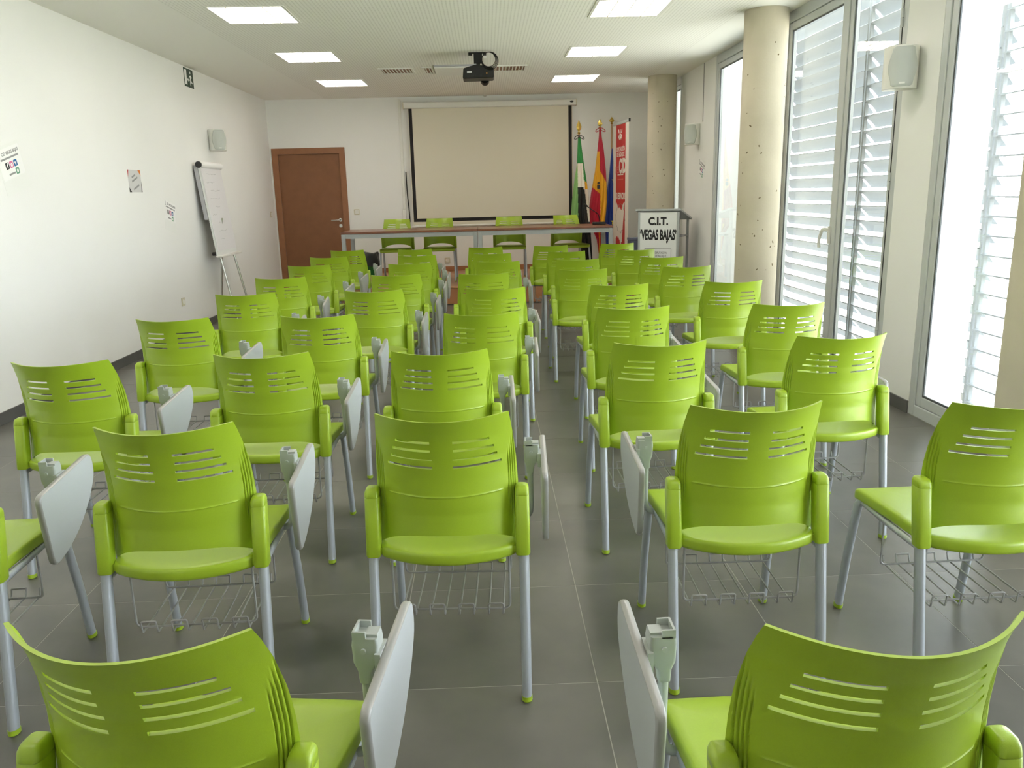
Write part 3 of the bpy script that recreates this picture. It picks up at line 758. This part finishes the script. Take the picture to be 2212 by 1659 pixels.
# roll-up banner, standing almost edge-on
BA, BB = Vector((1.900, 12.20, 0)), Vector((1.985, 11.40, 0))
bd = (BB-BA); BW = bd.length; bd.normalize()
ba = thing('roll_up_banner', 'tall white and red roll-up banner beside the flags', 'banner', (BA.x, BA.y, DZ))
BH = 2.335-DZ
bnrm = Vector((bd.y, -bd.x, 0)) if Vector((bd.y, -bd.x, 0)).dot(Vector((0, -1, 0))) > -2 else None
bnrm = Vector((0, 0, 1)).cross(bd) * 1.0
if bnrm.x > 0: bnrm = -bnrm
BMf = lambda u, v, e=0.0: Vector((bd.x*u, bd.y*u, v))+bnrm*e
def bpanel(poly, e0, e1):
    n = len(poly); vv = [BMf(a, b, e0) for a, b in poly]+[BMf(a, b, e1) for a, b in poly]
    return MB().add(vv, [tuple(range(n)), tuple(range(n, 2*n))[::-1]]+[(k, (k+1) % n, n+(k+1) % n, n+k) for k in range(n)])
part('sheet', bpanel([(0, 0.09), (BW, 0.09), (BW, BH-0.02), (0, BH-0.02)], -0.002, 0.0), 'banner_white', ba, smooth=0)
part('cassette', bpanel([(-0.02, 0), (BW+0.02, 0), (BW+0.02, 0.09), (-0.02, 0.09)], -0.05, 0.05), 'aluminium', ba, smooth=0, bevel=0.006)
part('top_bar', bpanel([(-0.01, BH-0.025), (BW+0.01, BH-0.025), (BW+0.01, BH+0.012), (-0.01, BH+0.012)], -0.012, 0.006), 'aluminium', ba, smooth=0)
part('end_cap', bpanel([(BW+0.01, BH-0.03), (BW+0.03, BH-0.03), (BW+0.03, BH+0.018), (BW+0.01, BH+0.018)], -0.014, 0.008), 'black_plastic', ba, smooth=0)
redL, redR = 0.20*BW, 0.80*BW
rg_ = random.Random(5)
zig = [(redR-(redR-redL)*i/16, BH*0.455+(0.05*abs(i-8)/8)+rg_.uniform(-0.03, 0.03)-0.07*(1-abs(i-8)/8)) for i in range(17)]
part('red_field', bpanel([(redL, BH-0.03), (redL, BH*0.50)]+zig[::-1]+[(redR, BH*0.50), (redR, BH-0.03)], 0.0, 0.0012), 'banner_red', ba, smooth=0)
zig2 = [(redL+(redR-redL)*i/16, BH*(0.235 if i < 12 else 0.235+0.05*(i-11))+rg_.uniform(-0.02, 0.02)-0.10*math.exp(-((i-9)/2.0)**2)) for i in range(17)]
part('red_field', bpanel([(redR, 0.095), (redL, 0.095)][::-1]+zig2[::-1], 0.0, 0.0012), 'banner_red', ba, smooth=0)
outl = MB(); pp = []
for i in range(40):
    a = 2*PI*i/40; pp.append(BMf(BW*0.5+(0.30*BW+rg_.uniform(-0.02, 0.02))*math.cos(a), BH*0.37+(0.20+rg_.uniform(-0.02, 0.02))*math.sin(a), 0.001))
outl.tube(pp, 0.0025, 5, closed=True); part('map_outline', outl, 'ink_grey', ba)
def btext(s, size, u, v, m_, sx, off=0.002): return text('lettering', s, size, m_, ba, frame_mat(BMf(BW*u, v, 0.0022), bd, (0, 0, 1)), sx, off)
# the visible face is read from the audience side
if (bd.cross(Vector((0, 0, 1)))).dot(bnrm) < 0: pass
em = MB()
for i in range(3):
    r = 0.05+0.025*i
    em.tube([BMf(BW*0.48+r*math.cos(a), BH*0.875+r*math.sin(a), 0.002) for a in [PI*0.2+PI*0.6*k/8 for k in range(9)]], 0.009, 5)
for a in (-0.06, 0.0, 0.06): em.tube([BMf(BW*0.48+a, BH*0.93, 0.002), BMf(BW*0.48+a*1.5, BH*0.93+0.05, 0.002)], 0.008, 5)
part('emblem', em, 'banner_white', ba)
btext('DIPUTACI\u00d3N', 0.085, 0.50, BH*0.825, 'banner_white', 0.82); btext('DE BADAJOZ', 0.085, 0.50, BH*0.79, 'banner_white', 0.80)
btext('red', 0.22, 0.30, BH*0.70, 'banner_pink', 0.75, 0.0); btext('CID', 0.27, 0.62, BH*0.71, 'banner_white', 0.78, 0.012)
for v in (0.655, 0.625): part('small_print', bpanel([(0.30*BW, BH*v), (0.68*BW, BH*v), (0.68*BW, BH*v+0.012), (0.30*BW, BH*v+0.012)], 0.001, 0.002), 'banner_white' if v > 0.64 else 'banner_pink', ba, smooth=0)
btext('TU ESPACIO!', 0.125, 0.5, BH*0.515, 'banner_white', 0.72, 0.004)
for v, a in ((0.155, 0.62), (0.118, 0.55), (0.085, 0.6)): part('small_print', bpanel([(0.28*BW, BH*v), (a*BW+0.1, BH*v), (a*BW+0.1, BH*v+0.03), (0.28*BW, BH*v+0.03)], 0.001, 0.002), 'banner_pink', ba, smooth=0)

# ------------------------------------------------------------- projection screen
ps = thing('projection_screen', 'white pull-down projection screen with black border on the back wall', 'screen', (0.11, YB, 0))
part('housing', MB().prism(rounded([(-0.13, 2.655), (-0.02, 2.655), (-0.02, 2.74), (-0.13, 2.74)], 0.02), -1.285, 1.29, 'x'), 'white_plastic', ps)
for s in (-1.293, 1.283): part('end_cap', MB().prism(rounded([(-0.133, 2.652), (-0.018, 2.652), (-0.018, 2.743), (-0.133, 2.743)], 0.02), s, s+0.014, 'x'), 'beige_switch', ps)
part('fabric', MB().box(-1.225, 1.235, -0.072, -0.070, 0.95, 2.66), 'screen_cloth', ps, smooth=0)
bo = MB(); bo.box(-1.215, -1.165, -0.0735, -0.072, 1.0, 2.656); bo.box(1.175, 1.225, -0.0735, -0.072, 1.0, 2.656); bo.box(-1.165, 1.175, -0.0735, -0.072, 1.0, 1.05)
part('black_border', bo, 'black_border', ps, smooth=0)
part('bottom_bar', MB().tube([(-1.25, -0.071, 0.935), (1.26, -0.071, 0.935)], 0.016, 10), 'white_plastic', ps)
part('badge', MB().prism([(1.22+0.028*math.cos(2*PI*k/16), 2.705+0.014*math.sin(2*PI*k/16)) for k in range(16)], -0.134, -0.13, 'y'), 'ink_dark', ps)

tag(part('cable_duct', MB().box(-1.262, -1.222, YB-0.02, YB, 1.2, 2.80), 'white_plastic', smooth=0, bevel=0.003), 'thin white vertical cable duct left of the projection screen', 'duct')
tag(part('hanging_cable', MB().tube(bend([(-1.195, YB-0.025, 1.75), (-1.19, YB-0.03, 1.4), (-1.175, YB-0.025, 1.2), (-1.17, YB-0.02, 1.0)], 0.1), 0.008, 6), 'black_cable'), 'black cable hanging on the wall beside the screen', 'cable')
tag(part('junction_box', MB().box(-1.28, -1.225, YB-0.035, YB, 1.04, 1.19), 'white_plastic', smooth=0, bevel=0.008), 'small white junction box on the wall beside the screen', 'box')
tag(part('cable_duct', MB().box(0.025, 0.06, 9.16, YB-0.001, H-0.018, H-0.0005), 'white_plastic', smooth=0, bevel=0.003), 'thin white ceiling duct running from projector to back wall', 'duct')

# ------------------------------------------------------------- switches and sockets
def plate(name, label, cat, M, s=0.085, rocker=True):
    t = thing(name, label, cat); t.matrix_world = M
    part('frame', MB().prism(rounded([(-s/2, -s/2), (s/2, -s/2), (s/2, s/2), (-s/2, s/2)], 0.006), 0, 0.009, 'z'), 'beige_switch', t, bevel=0.002)
    k_ = 0.32*s
    if rocker: part('rocker', MB().box(-k_, k_, -k_, k_, 0.009, 0.013), 'white_plastic', t, smooth=0, bevel=0.002)
    else: part('socket_well', MB().lathe([(0, 0.0091), (k_, 0.0091), (k_, 0.011), (k_*0.85, 0.0095), (0, 0.0095)], 20), 'white_plastic', t)
plate('light_switch', 'square light switch on the back wall right of the door', 'switch', frame_mat((-1.979, YB, 1.172), (1, 0, 0), (0, 0, 1)))
plate('light_switch', 'light switch on the white wall by the door corner', 'switch', frame_mat((XL, 12.45, 1.172), (0, 1, 0), (0, 0, 1)))
plate('wall_socket', 'white wall socket low on the blank white wall', 'socket', frame_mat((XL, 8.57, 0.367), (0, 1, 0), (0, 0, 1)), 0.085, False)
plate('wall_socket', 'wall socket low on the back wall behind the table', 'socket', frame_mat((-0.62, YB, 0.40), (1, 0, 0), (0, 0, 1)), 0.085, False)

# ------------------------------------------------------------- papers on the walls
def poster(label, M, wd, hg, group=None):
    t = thing('wall_poster', label, 'poster', group=group); t.matrix_world = M
    part('sleeve', MB().box(-wd/2-0.012, wd/2+0.012, -hg/2-0.10, hg/2+0.02, 0.0, 0.0006), 'plastic_sleeve', t, smooth=0)
    part('sheet', MB().box(-wd/2, wd/2, -hg/2, hg/2, 0.0006, 0.0012), 'paper', t, smooth=0)
    T2 = lambda x, y: Matrix.Translation((x, y, 0.0016))
    text('lettering', 'CID VEGAS BAJAS', 0.030, 'ink_grey', t, T2(0.02, hg*0.33), 0.92, 0.0008)
    part('small_print', MB().box(-0.115, 0.115, hg*0.17-0.006, hg*0.17+0.006, 0.0012, 0.0016), 'ink_grey', t, smooth=0)
    an = MB(); an.tube([(-0.125, hg*0.33+0.02, 0.0015), (-0.125, hg*0.33-0.015, 0.0015)], 0.002, 5); an.box(-0.137, -0.113, hg*0.33-0.02, hg*0.33-0.014, 0.0012, 0.0018); part('emblem', an, 'ink_grey', t)
    a = 0.044
    for i, (c, nm) in enumerate((('ink_dark', 'f'), ('ink_pink', 'o'), ('ink_blue', 'v'))):
        x0 = -0.075+i*(a+0.008)
        part('icon', MB().prism(rounded([(x0, -0.035), (x0+a, -0.035), (x0+a, -0.035+a), (x0, -0.035+a)], 0.008), 0.0012, 0.0018, 'z'), c, t)
        text('icon_mark', nm, 0.045, 'paper', t, Matrix.Translation((x0+a/2, -0.035+a/2, 0.0022)), 1, 0.002)
    x0 = 0.03; part('icon', MB().prism(rounded([(x0, -0.088), (x0+a, -0.088), (x0+a, -0.044), (x0, -0.044)], 0.008), 0.0012, 0.0018, 'z'), 'ink_green', t)
    text('icon_mark', 'o', 0.04, 'paper', t, Matrix.Translation((x0+a/2, -0.064, 0.0022)), 1, 0.002)
    part('small_print', MB().box(-0.06, 0.02, -0.078, -0.066, 0.0012, 0.0016), 'ink_grey', t, smooth=0)
    return t
def wall_left_M(y, z, roll): return frame_mat((XL, y, z), (0, 1, 0), (0, 0, 1)) @ Matrix.Rotation(math.radians(roll), 4, 'Z')
poster('tilted notice of coloured icons on the white wall, farthest from the flip chart', wall_left_M(5.79, 1.69, 15), 0.285, 0.20)
poster('tilted notice of coloured icons on the white wall, nearest the flip chart', wall_left_M(8.52, 1.30, -13), 0.27, 0.195)
Mr = frame_mat((XR, 9.92, 1.63), (0, -1, 0), (0, 0, 1)) @ Matrix.Rotation(math.radians(-18), 4, 'Z')
poster('notice of coloured icons under the loudspeaker on the window-side wall', Mr, 0.27, 0.19)
p2 = thing('wall_sign', 'small white sign with orange and black corners on the white wall', 'sign'); p2.matrix_world = wall_left_M(7.755, 1.593, 0)
part('sheet', MB().box(-0.138, 0.138, -0.10, 0.10, 0, 0.0015), 'paper_sign', p2, smooth=0)
for poly, c in (([(-0.138, 0.10), (-0.138, 0.03), (-0.115, 0.10)], 'ink_red'), ([(0.138, 0.10), (0.138, 0.05), (0.08, 0.10)], 'ink_orange'), ([(-0.138, -0.10), (-0.138, -0.055), (-0.09, -0.10)], 'ink_black'), ([(0.138, -0.10), (0.138, 0.0), (0.118, -0.10)], 'ink_black')):
    part('corner_print', MB().prism(poly, 0.0015, 0.002, 'z'), c, p2, smooth=0)
for w_, x, y in ((0.085, -0.02, 0.045), (0.13, 0.0, 0.015), (0.13, 0.02, -0.055)):          # print too small to read in the photograph
    part('small_print', MB().box(-w_/2, w_/2, -0.008, 0.008, 0.0015, 0.002), 'ink_grey', p2, smooth=0, M=Matrix.Translation((x, y, 0)) @ Matrix.Rotation(math.radians(18), 4, 'Z'))

# emergency exit sign
ex = thing('exit_sign', 'dark green emergency exit sign with a running figure high on the wall', 'sign'); ex.matrix_world = wall_left_M(9.50, 2.718, 0)
part('plate', MB().box(-0.138, 0.138, -0.096, 0.096, 0, 0.004), 'sign_green', ex, smooth=0)
pic = MB(); Z0 = 0.0055
pic.box(-0.128, -0.062, -0.075, 0.078, 0.004, Z0)
part('door_symbol', pic, 'paper', ex, smooth=0)
man = MB()
for a, b, r in (((0.055, 0.030), (0.050, -0.010), 0.014), ((0.050, -0.010), (0.075, -0.040), 0.009), ((0.075, -0.040), (0.098, -0.045), 0.008), ((0.048, -0.010), (0.038, -0.045), 0.009), ((0.038, -0.045), (0.042, -0.078), 0.008), ((0.056, 0.030), (0.088, 0.010), 0.007), ((0.052, 0.028), (0.024, 0.015), 0.007)):
    man.tube([(a[0], a[1], 0.0045), (b[0], b[1], 0.0045)], r, 8, ry=0.2)
man.prism([(0.050+0.014*math.cos(2*PI*k/12), 0.060+0.016*math.sin(2*PI*k/12)) for k in range(12)], 0.004, Z0, 'z')
part('running_figure', man, 'paper', ex)
part('arrow', MB().prism([(-0.05, -0.02), (-0.022, 0.002), (-0.022, -0.012), (0.015, -0.012), (0.015, -0.028), (-0.022, -0.028), (-0.022, -0.042)], 0.004, Z0, 'z'), 'paper', ex, smooth=0)

# ------------------------------------------------------------- loudspeakers
def speaker(label, M, side):
    """local frame: x right, y up, z towards the listener; the bracket sits on the side given"""
    t = thing('wall_speaker', label, 'loudspeaker', group='white wall loudspeakers'); t.matrix_world = M
    prof_ = [(-0.095, -0.13), (-0.098, -0.06), (-0.075, 0.0), (-0.025, 0.035), (0.025, 0.035), (0.075, 0.0), (0.098, -0.06), (0.095, -0.13)]
    pr = rounded(prof_, [0.02, 0.03, 0.05, 0.03, 0.03, 0.05, 0.03, 0.02], 4)
    m = MB(); secs = []
    for y, k_ in ((-0.122, 0.94), (-0.120, 0.985), (-0.10, 1.0), (0.10, 1.0), (0.120, 0.985), (0.122, 0.94)): secs.append([Vector((a*k_, y, -0.05+(b+0.05)*k_)) for a, b in pr])
    m.loft(secs); part('cabinet', m, 'white_plastic', t)
    g = MB(); secs = []
    for i in range(25):
        y = -0.112+0.224*i/24; wv = 0.068-0.010*math.cos(2*PI*(y/0.224))*-1
        if i in (0, 24): wv -= 0.014
        row = []
        for q in range(13):
            x = -wv+2*wv*q/12; z = 0.041-0.9*max(0, abs(x)-0.028)**1.25 - (0.0 if i not in (0, 24) else 0.006)
            row.append(Vector((x, y, z+0.003)))
        for q in range(12, -1, -1):
            x = -wv+2*wv*q/12; row.append(Vector((x, y, 0.0)))
        secs.append(row)
    g.loft(secs); gr = part('grille', g, 'speaker_grille', t, smooth=50)
    part('badge', MB().box(-0.016, 0.016, -0.098, -0.088, 0.042, 0.0455), 'white_plastic', gr, smooth=0)
    b = MB(); b.box(*sorted((side*0.100, side*0.128)), -0.11, 0.11, -0.10, -0.085); b.tube([(side*0.06, 0, -0.125), (side*0.11, 0, -0.095)], 0.014, 8)
    part('bracket', b, 'hinge_grey', t, smooth=0)
    return t
def spk_M(pos, facing):
    z = Vector(facing).normalized(); up = Vector((0, 0, 1)); x = up.cross(z).normalized()
    return Matrix(((x.x, 0, z.x, pos[0]), (x.y, 0, z.y, pos[1]), (x.z, 1, z.z, pos[2]), (0, 0, 0, 1)))
speaker('white loudspeaker on the pier between the windows', spk_M((2.495, 4.99, 2.078), (-0.38, -1, 0)), 1)
speaker('white loudspeaker on the blank wall above the flip chart', spk_M((-3.10, 9.93, 2.09), (0.55, -1, 0)), -1)
speaker('white loudspeaker on the wall between column and far window', spk_M((2.50, 10.05, 2.04), (-0.62, -1, 0)), 1)
tag(part('speaker_wire', MB().tube([(XR-0.004, 9.92, 2.17), (XR-0.004, 9.93, H-0.001)], 0.004, 6), 'ink_grey'), 'thin wire running up from loudspeaker on the window-side wall', 'wire')

# ------------------------------------------------------------- flip chart easel by the left wall
fc = thing('flip_chart', 'white flip chart easel with curled pages, leaning by the wall', 'flip chart', (-3.05, 9.65, 0))
tx, bxx = -3.150+3.05, -3.045+3.05      # top and bottom offsets of the board
def fp(t, y, off=0.0):                    # t: 0 bottom .. 1 top of board
    return Vector((bxx+(tx-bxx)*t+off, y, 0.79+1.0*t))
def fboard(y0, y1, t0, t1, o0, o1):
    vv = [fp(t, y, o) for o in (o0, o1) for y in (y0, y1) for t in (t0, t1)]
    return MB().add(vv, [(0, 1, 3, 2), (4, 6, 7, 5), (0, 4, 5, 1), (2, 3, 7, 6), (0, 2, 6, 4), (1, 5, 7, 3)])
part('board', fboard(-0.35, 0.35, 0.0, 1.0, -0.018, 0.0), 'lectern_white', fc, smooth=0)
part('paper_pad', fboard(-0.335, 0.335, 0.05, 0.985, 0.001, 0.010), 'paper_used', fc, smooth=0)
part('flipped_pages', fboard(-0.36, -0.05, 0.40, 0.99, -0.062, -0.022), 'paper_grey', fc, smooth=0)
m = MB(); p0 = fp(1.0, 0)
m.tube([(p0.x, -0.36, p0.z), (p0.x, 0.36, p0.z)], 0.040, 18); part('page_roll', m, 'paper', fc, smooth=40)
part('clamp_end', MB().tube([(p0.x, -0.372, p0.z), (p0.x, -0.362, p0.z)], 0.036, 18), 'ink_dark', fc)
tr = fp(0.0, 0); part('pen_tray', MB().box(tr.x-0.02, tr.x+0.06, -0.36, 0.36, tr.z-0.02, tr.z), 'white_plastic', fc, smooth=0, bevel=0.004)
for y, lab in ((-0.25, 0), (0.25, 1)):
    m = MB(); m.tube([(tr.x-0.012, y, tr.z-0.01), (tr.x+0.13, y*1.15, 0.0)], 0.013, 10); part('leg', m, 'chrome', fc)
m = MB(); m.tube([(tr.x-0.03, 0.0, 1.2), (-0.15, 0.0, 0.0)], 0.012, 10); part('leg', m, 'chrome', fc)
part('knob', MB().tube([(tr.x-0.06, -0.35, tr.z+0.02), (tr.x-0.02, -0.35, tr.z+0.02)], 0.02, 12), 'black_plastic', fc)
rn = random.Random(11); sc_ = MB()
for i in range(9):
    t = 0.9-0.09*i; y0 = rn.uniform(-0.28, -0.1); n = rn.randint(4, 8)
    sc_.tube([fp(t+rn.uniform(-0.008, 0.008), y0+0.045*k, 0.0105) for k in range(n)], 0.0011, 4)
o = part('handwriting', sc_, 'ink_grey', fc)

# ================================================================= CEILING FITTINGS
lf = MB(); lf.box(-0.30, -0.278, -0.31, 0.31, -0.006, 0.0); lf.box(0.278, 0.30, -0.31, 0.31, -0.006, 0.0); lf.box(-0.278, 0.278, -0.31, -0.296, -0.006, 0); lf.box(-0.278, 0.278, 0.296, 0.31, -0.006, 0)
lf_me = lf.mesh('frame', 'white_plastic', 0)
dif_me = MB().box(-0.0675, 0.0675, -0.295, 0.295, -0.0045, -0.0005).mesh('diffuser', 'lamp_glow', 0)
baf_me = MB().box(-0.004, 0.004, -0.295, 0.295, -0.012, -0.0005).mesh('baffle', 'beige_switch', 0)
rowsL = [(11.005, 'nearest the back wall'), (8.975, 'second from the back wall'), (6.945, 'third from the back wall'), (4.915, 'fourth from the back wall'), (2.885, 'fifth from the back wall'), (0.855, 'sixth from the back wall')]
for y, lab in rowsL:
    for x, side in ((-1.785, 'on the white-wall side'), (1.205, 'on the window side')):
        L = thing('ceiling_light', 'bright square ceiling light %s, %s' % (side, lab), 'light', (x, y, H), 0, 'square ceiling lights')
        link('frame', lf_me, L)
        for i in range(4): d = link('diffuser', dif_me, L); d.location = (-0.2085+0.139*i, 0, 0)
        for i in range(3): d = link('baffle', baf_me, L); d.location = (-0.139+0.139*i, 0, 0)

def vent(x, y, wx_, wy, n, label):
    v = thing('ceiling_vent', label, 'vent', (x, y, H), 0, 'white ceiling vents')
    m = MB(); a, b, f = wx_/2, wy/2, 0.025
    m.box(-a, a, -b, -b+f, -0.012, 0); m.box(-a, a, b-f, b, -0.012, 0); m.box(-a, -a+f, -b+f, b-f, -0.012, 0); m.box(a-f, a, -b+f, b-f, -0.012, 0)
    part('frame', m, 'white_plastic', v, smooth=0)
    part('duct_shade_sheet', MB().box(-a+f, a-f, -b+f, b-f, -0.002, -0.0005), 'door_wood', v, smooth=0)  # flat brown sheet behind the slats; the duct's shade is put into its colour
    me = MB().box(-0.006, 0.006, -b+f, b-f, -0.010, -0.003).mesh('slat', 'white_plastic', 0)
    for i in range(n):
        s_ = link('slat', me, v); s_.location = (-a+f+(wx_-2*f)*(i+0.5)/n, 0, 0); s_.rotation_euler = (0, 0.5, 0)
vent(-0.99, 10.05, 0.40, 0.42, 9, 'white ceiling vent on the white-wall side of the air-conditioning panel')
vent(0.33, 10.0, 0.40, 0.42, 9, 'white ceiling vent right beside the projector')
ac = thing('air_conditioning_panel', 'flat white air-conditioning panel in the ceiling behind the projector', 'air conditioner', (-0.30, 10.02, H))
part('panel', MB().box(-0.24, 0.28, -0.30, 0.30, -0.03, 0), 'white_plastic', ac, smooth=0, bevel=0.006)
part('outlet', MB().box(-0.24, 0.28, -0.345, -0.302, -0.016, 0), 'paper_grey', ac, smooth=0)
vent(-0.62, 10.05, 0.13, 0.5, 2, 'narrow white ceiling slot beside the air-conditioning panel')

# projector
pj = thing('projector', 'black ceiling projector with a coiled cable on its bracket', 'projector', (-0.03, 8.80, H))
part('body', MB().prism(rounded([(-0.165, -0.268), (0.16, -0.262), (0.16, -0.165), (0.05, -0.145), (-0.02, -0.13), (-0.155, -0.165)], 0.018), 0.0, 0.26, 'y'), 'black_plastic', pj, bevel=0.006)
part('lens', MB().tube([(0.065, 0.24, -0.245), (0.065, 0.30, -0.262)], 0.045, 20), 'black_plastic', pj)
mt = MB(); mt.box(-0.05, 0.05, 0.08, 0.18, -0.145, -0.13); mt.box(-0.045, 0.042, 0.10, 0.112, -0.11, -0.004); mt.box(-0.02, 0.02, 0.10, 0.14, -0.14, -0.10); mt.box(-0.10, 0.08, 0.09, 0.15, -0.008, 0.0)
mt.box(-0.10, -0.06, 0.09, 0.12, -0.03, -0.008); mt.box(0.05, 0.085, 0.09, 0.12, -0.03, -0.008)
part('bracket', mt, 'black_plastic', pj, smooth=0)
co = MB()
for i in range(4):
    r = 0.070+0.005*i; co.tube([(0.108+0.004*i+r*math.cos(2*PI*k/36), -0.036+0.008*i, -0.092-0.003*i+r*1.0*math.sin(2*PI*k/36)) for k in range(36)], 0.0035, 6, closed=True)
part('cable_coil', co, 'black_cable', pj)
part('label_plate', MB().box(-0.118, -0.068, -0.002, 0.0, -0.213, -0.197), 'label_white', pj, smooth=0)
part('status_button', MB().tube([(0.085, -0.003, -0.218), (0.085, 0.001, -0.218)], 0.007, 10), 'orange_button', pj)
bt = MB()
for x, z in ((-0.07, -0.235), (-0.05, -0.235), (-0.03, -0.235), (0.015, -0.235), (0.03, -0.23), (0.03, -0.24)): bt.tube([(x, -0.002, z), (x, 0.001, z)], 0.005, 8)
part('button_pad', bt, 'ink_dark', pj)

# children of things whose matrix was set directly keep their local frames; nothing else to do
bpy.context.view_layer.update()
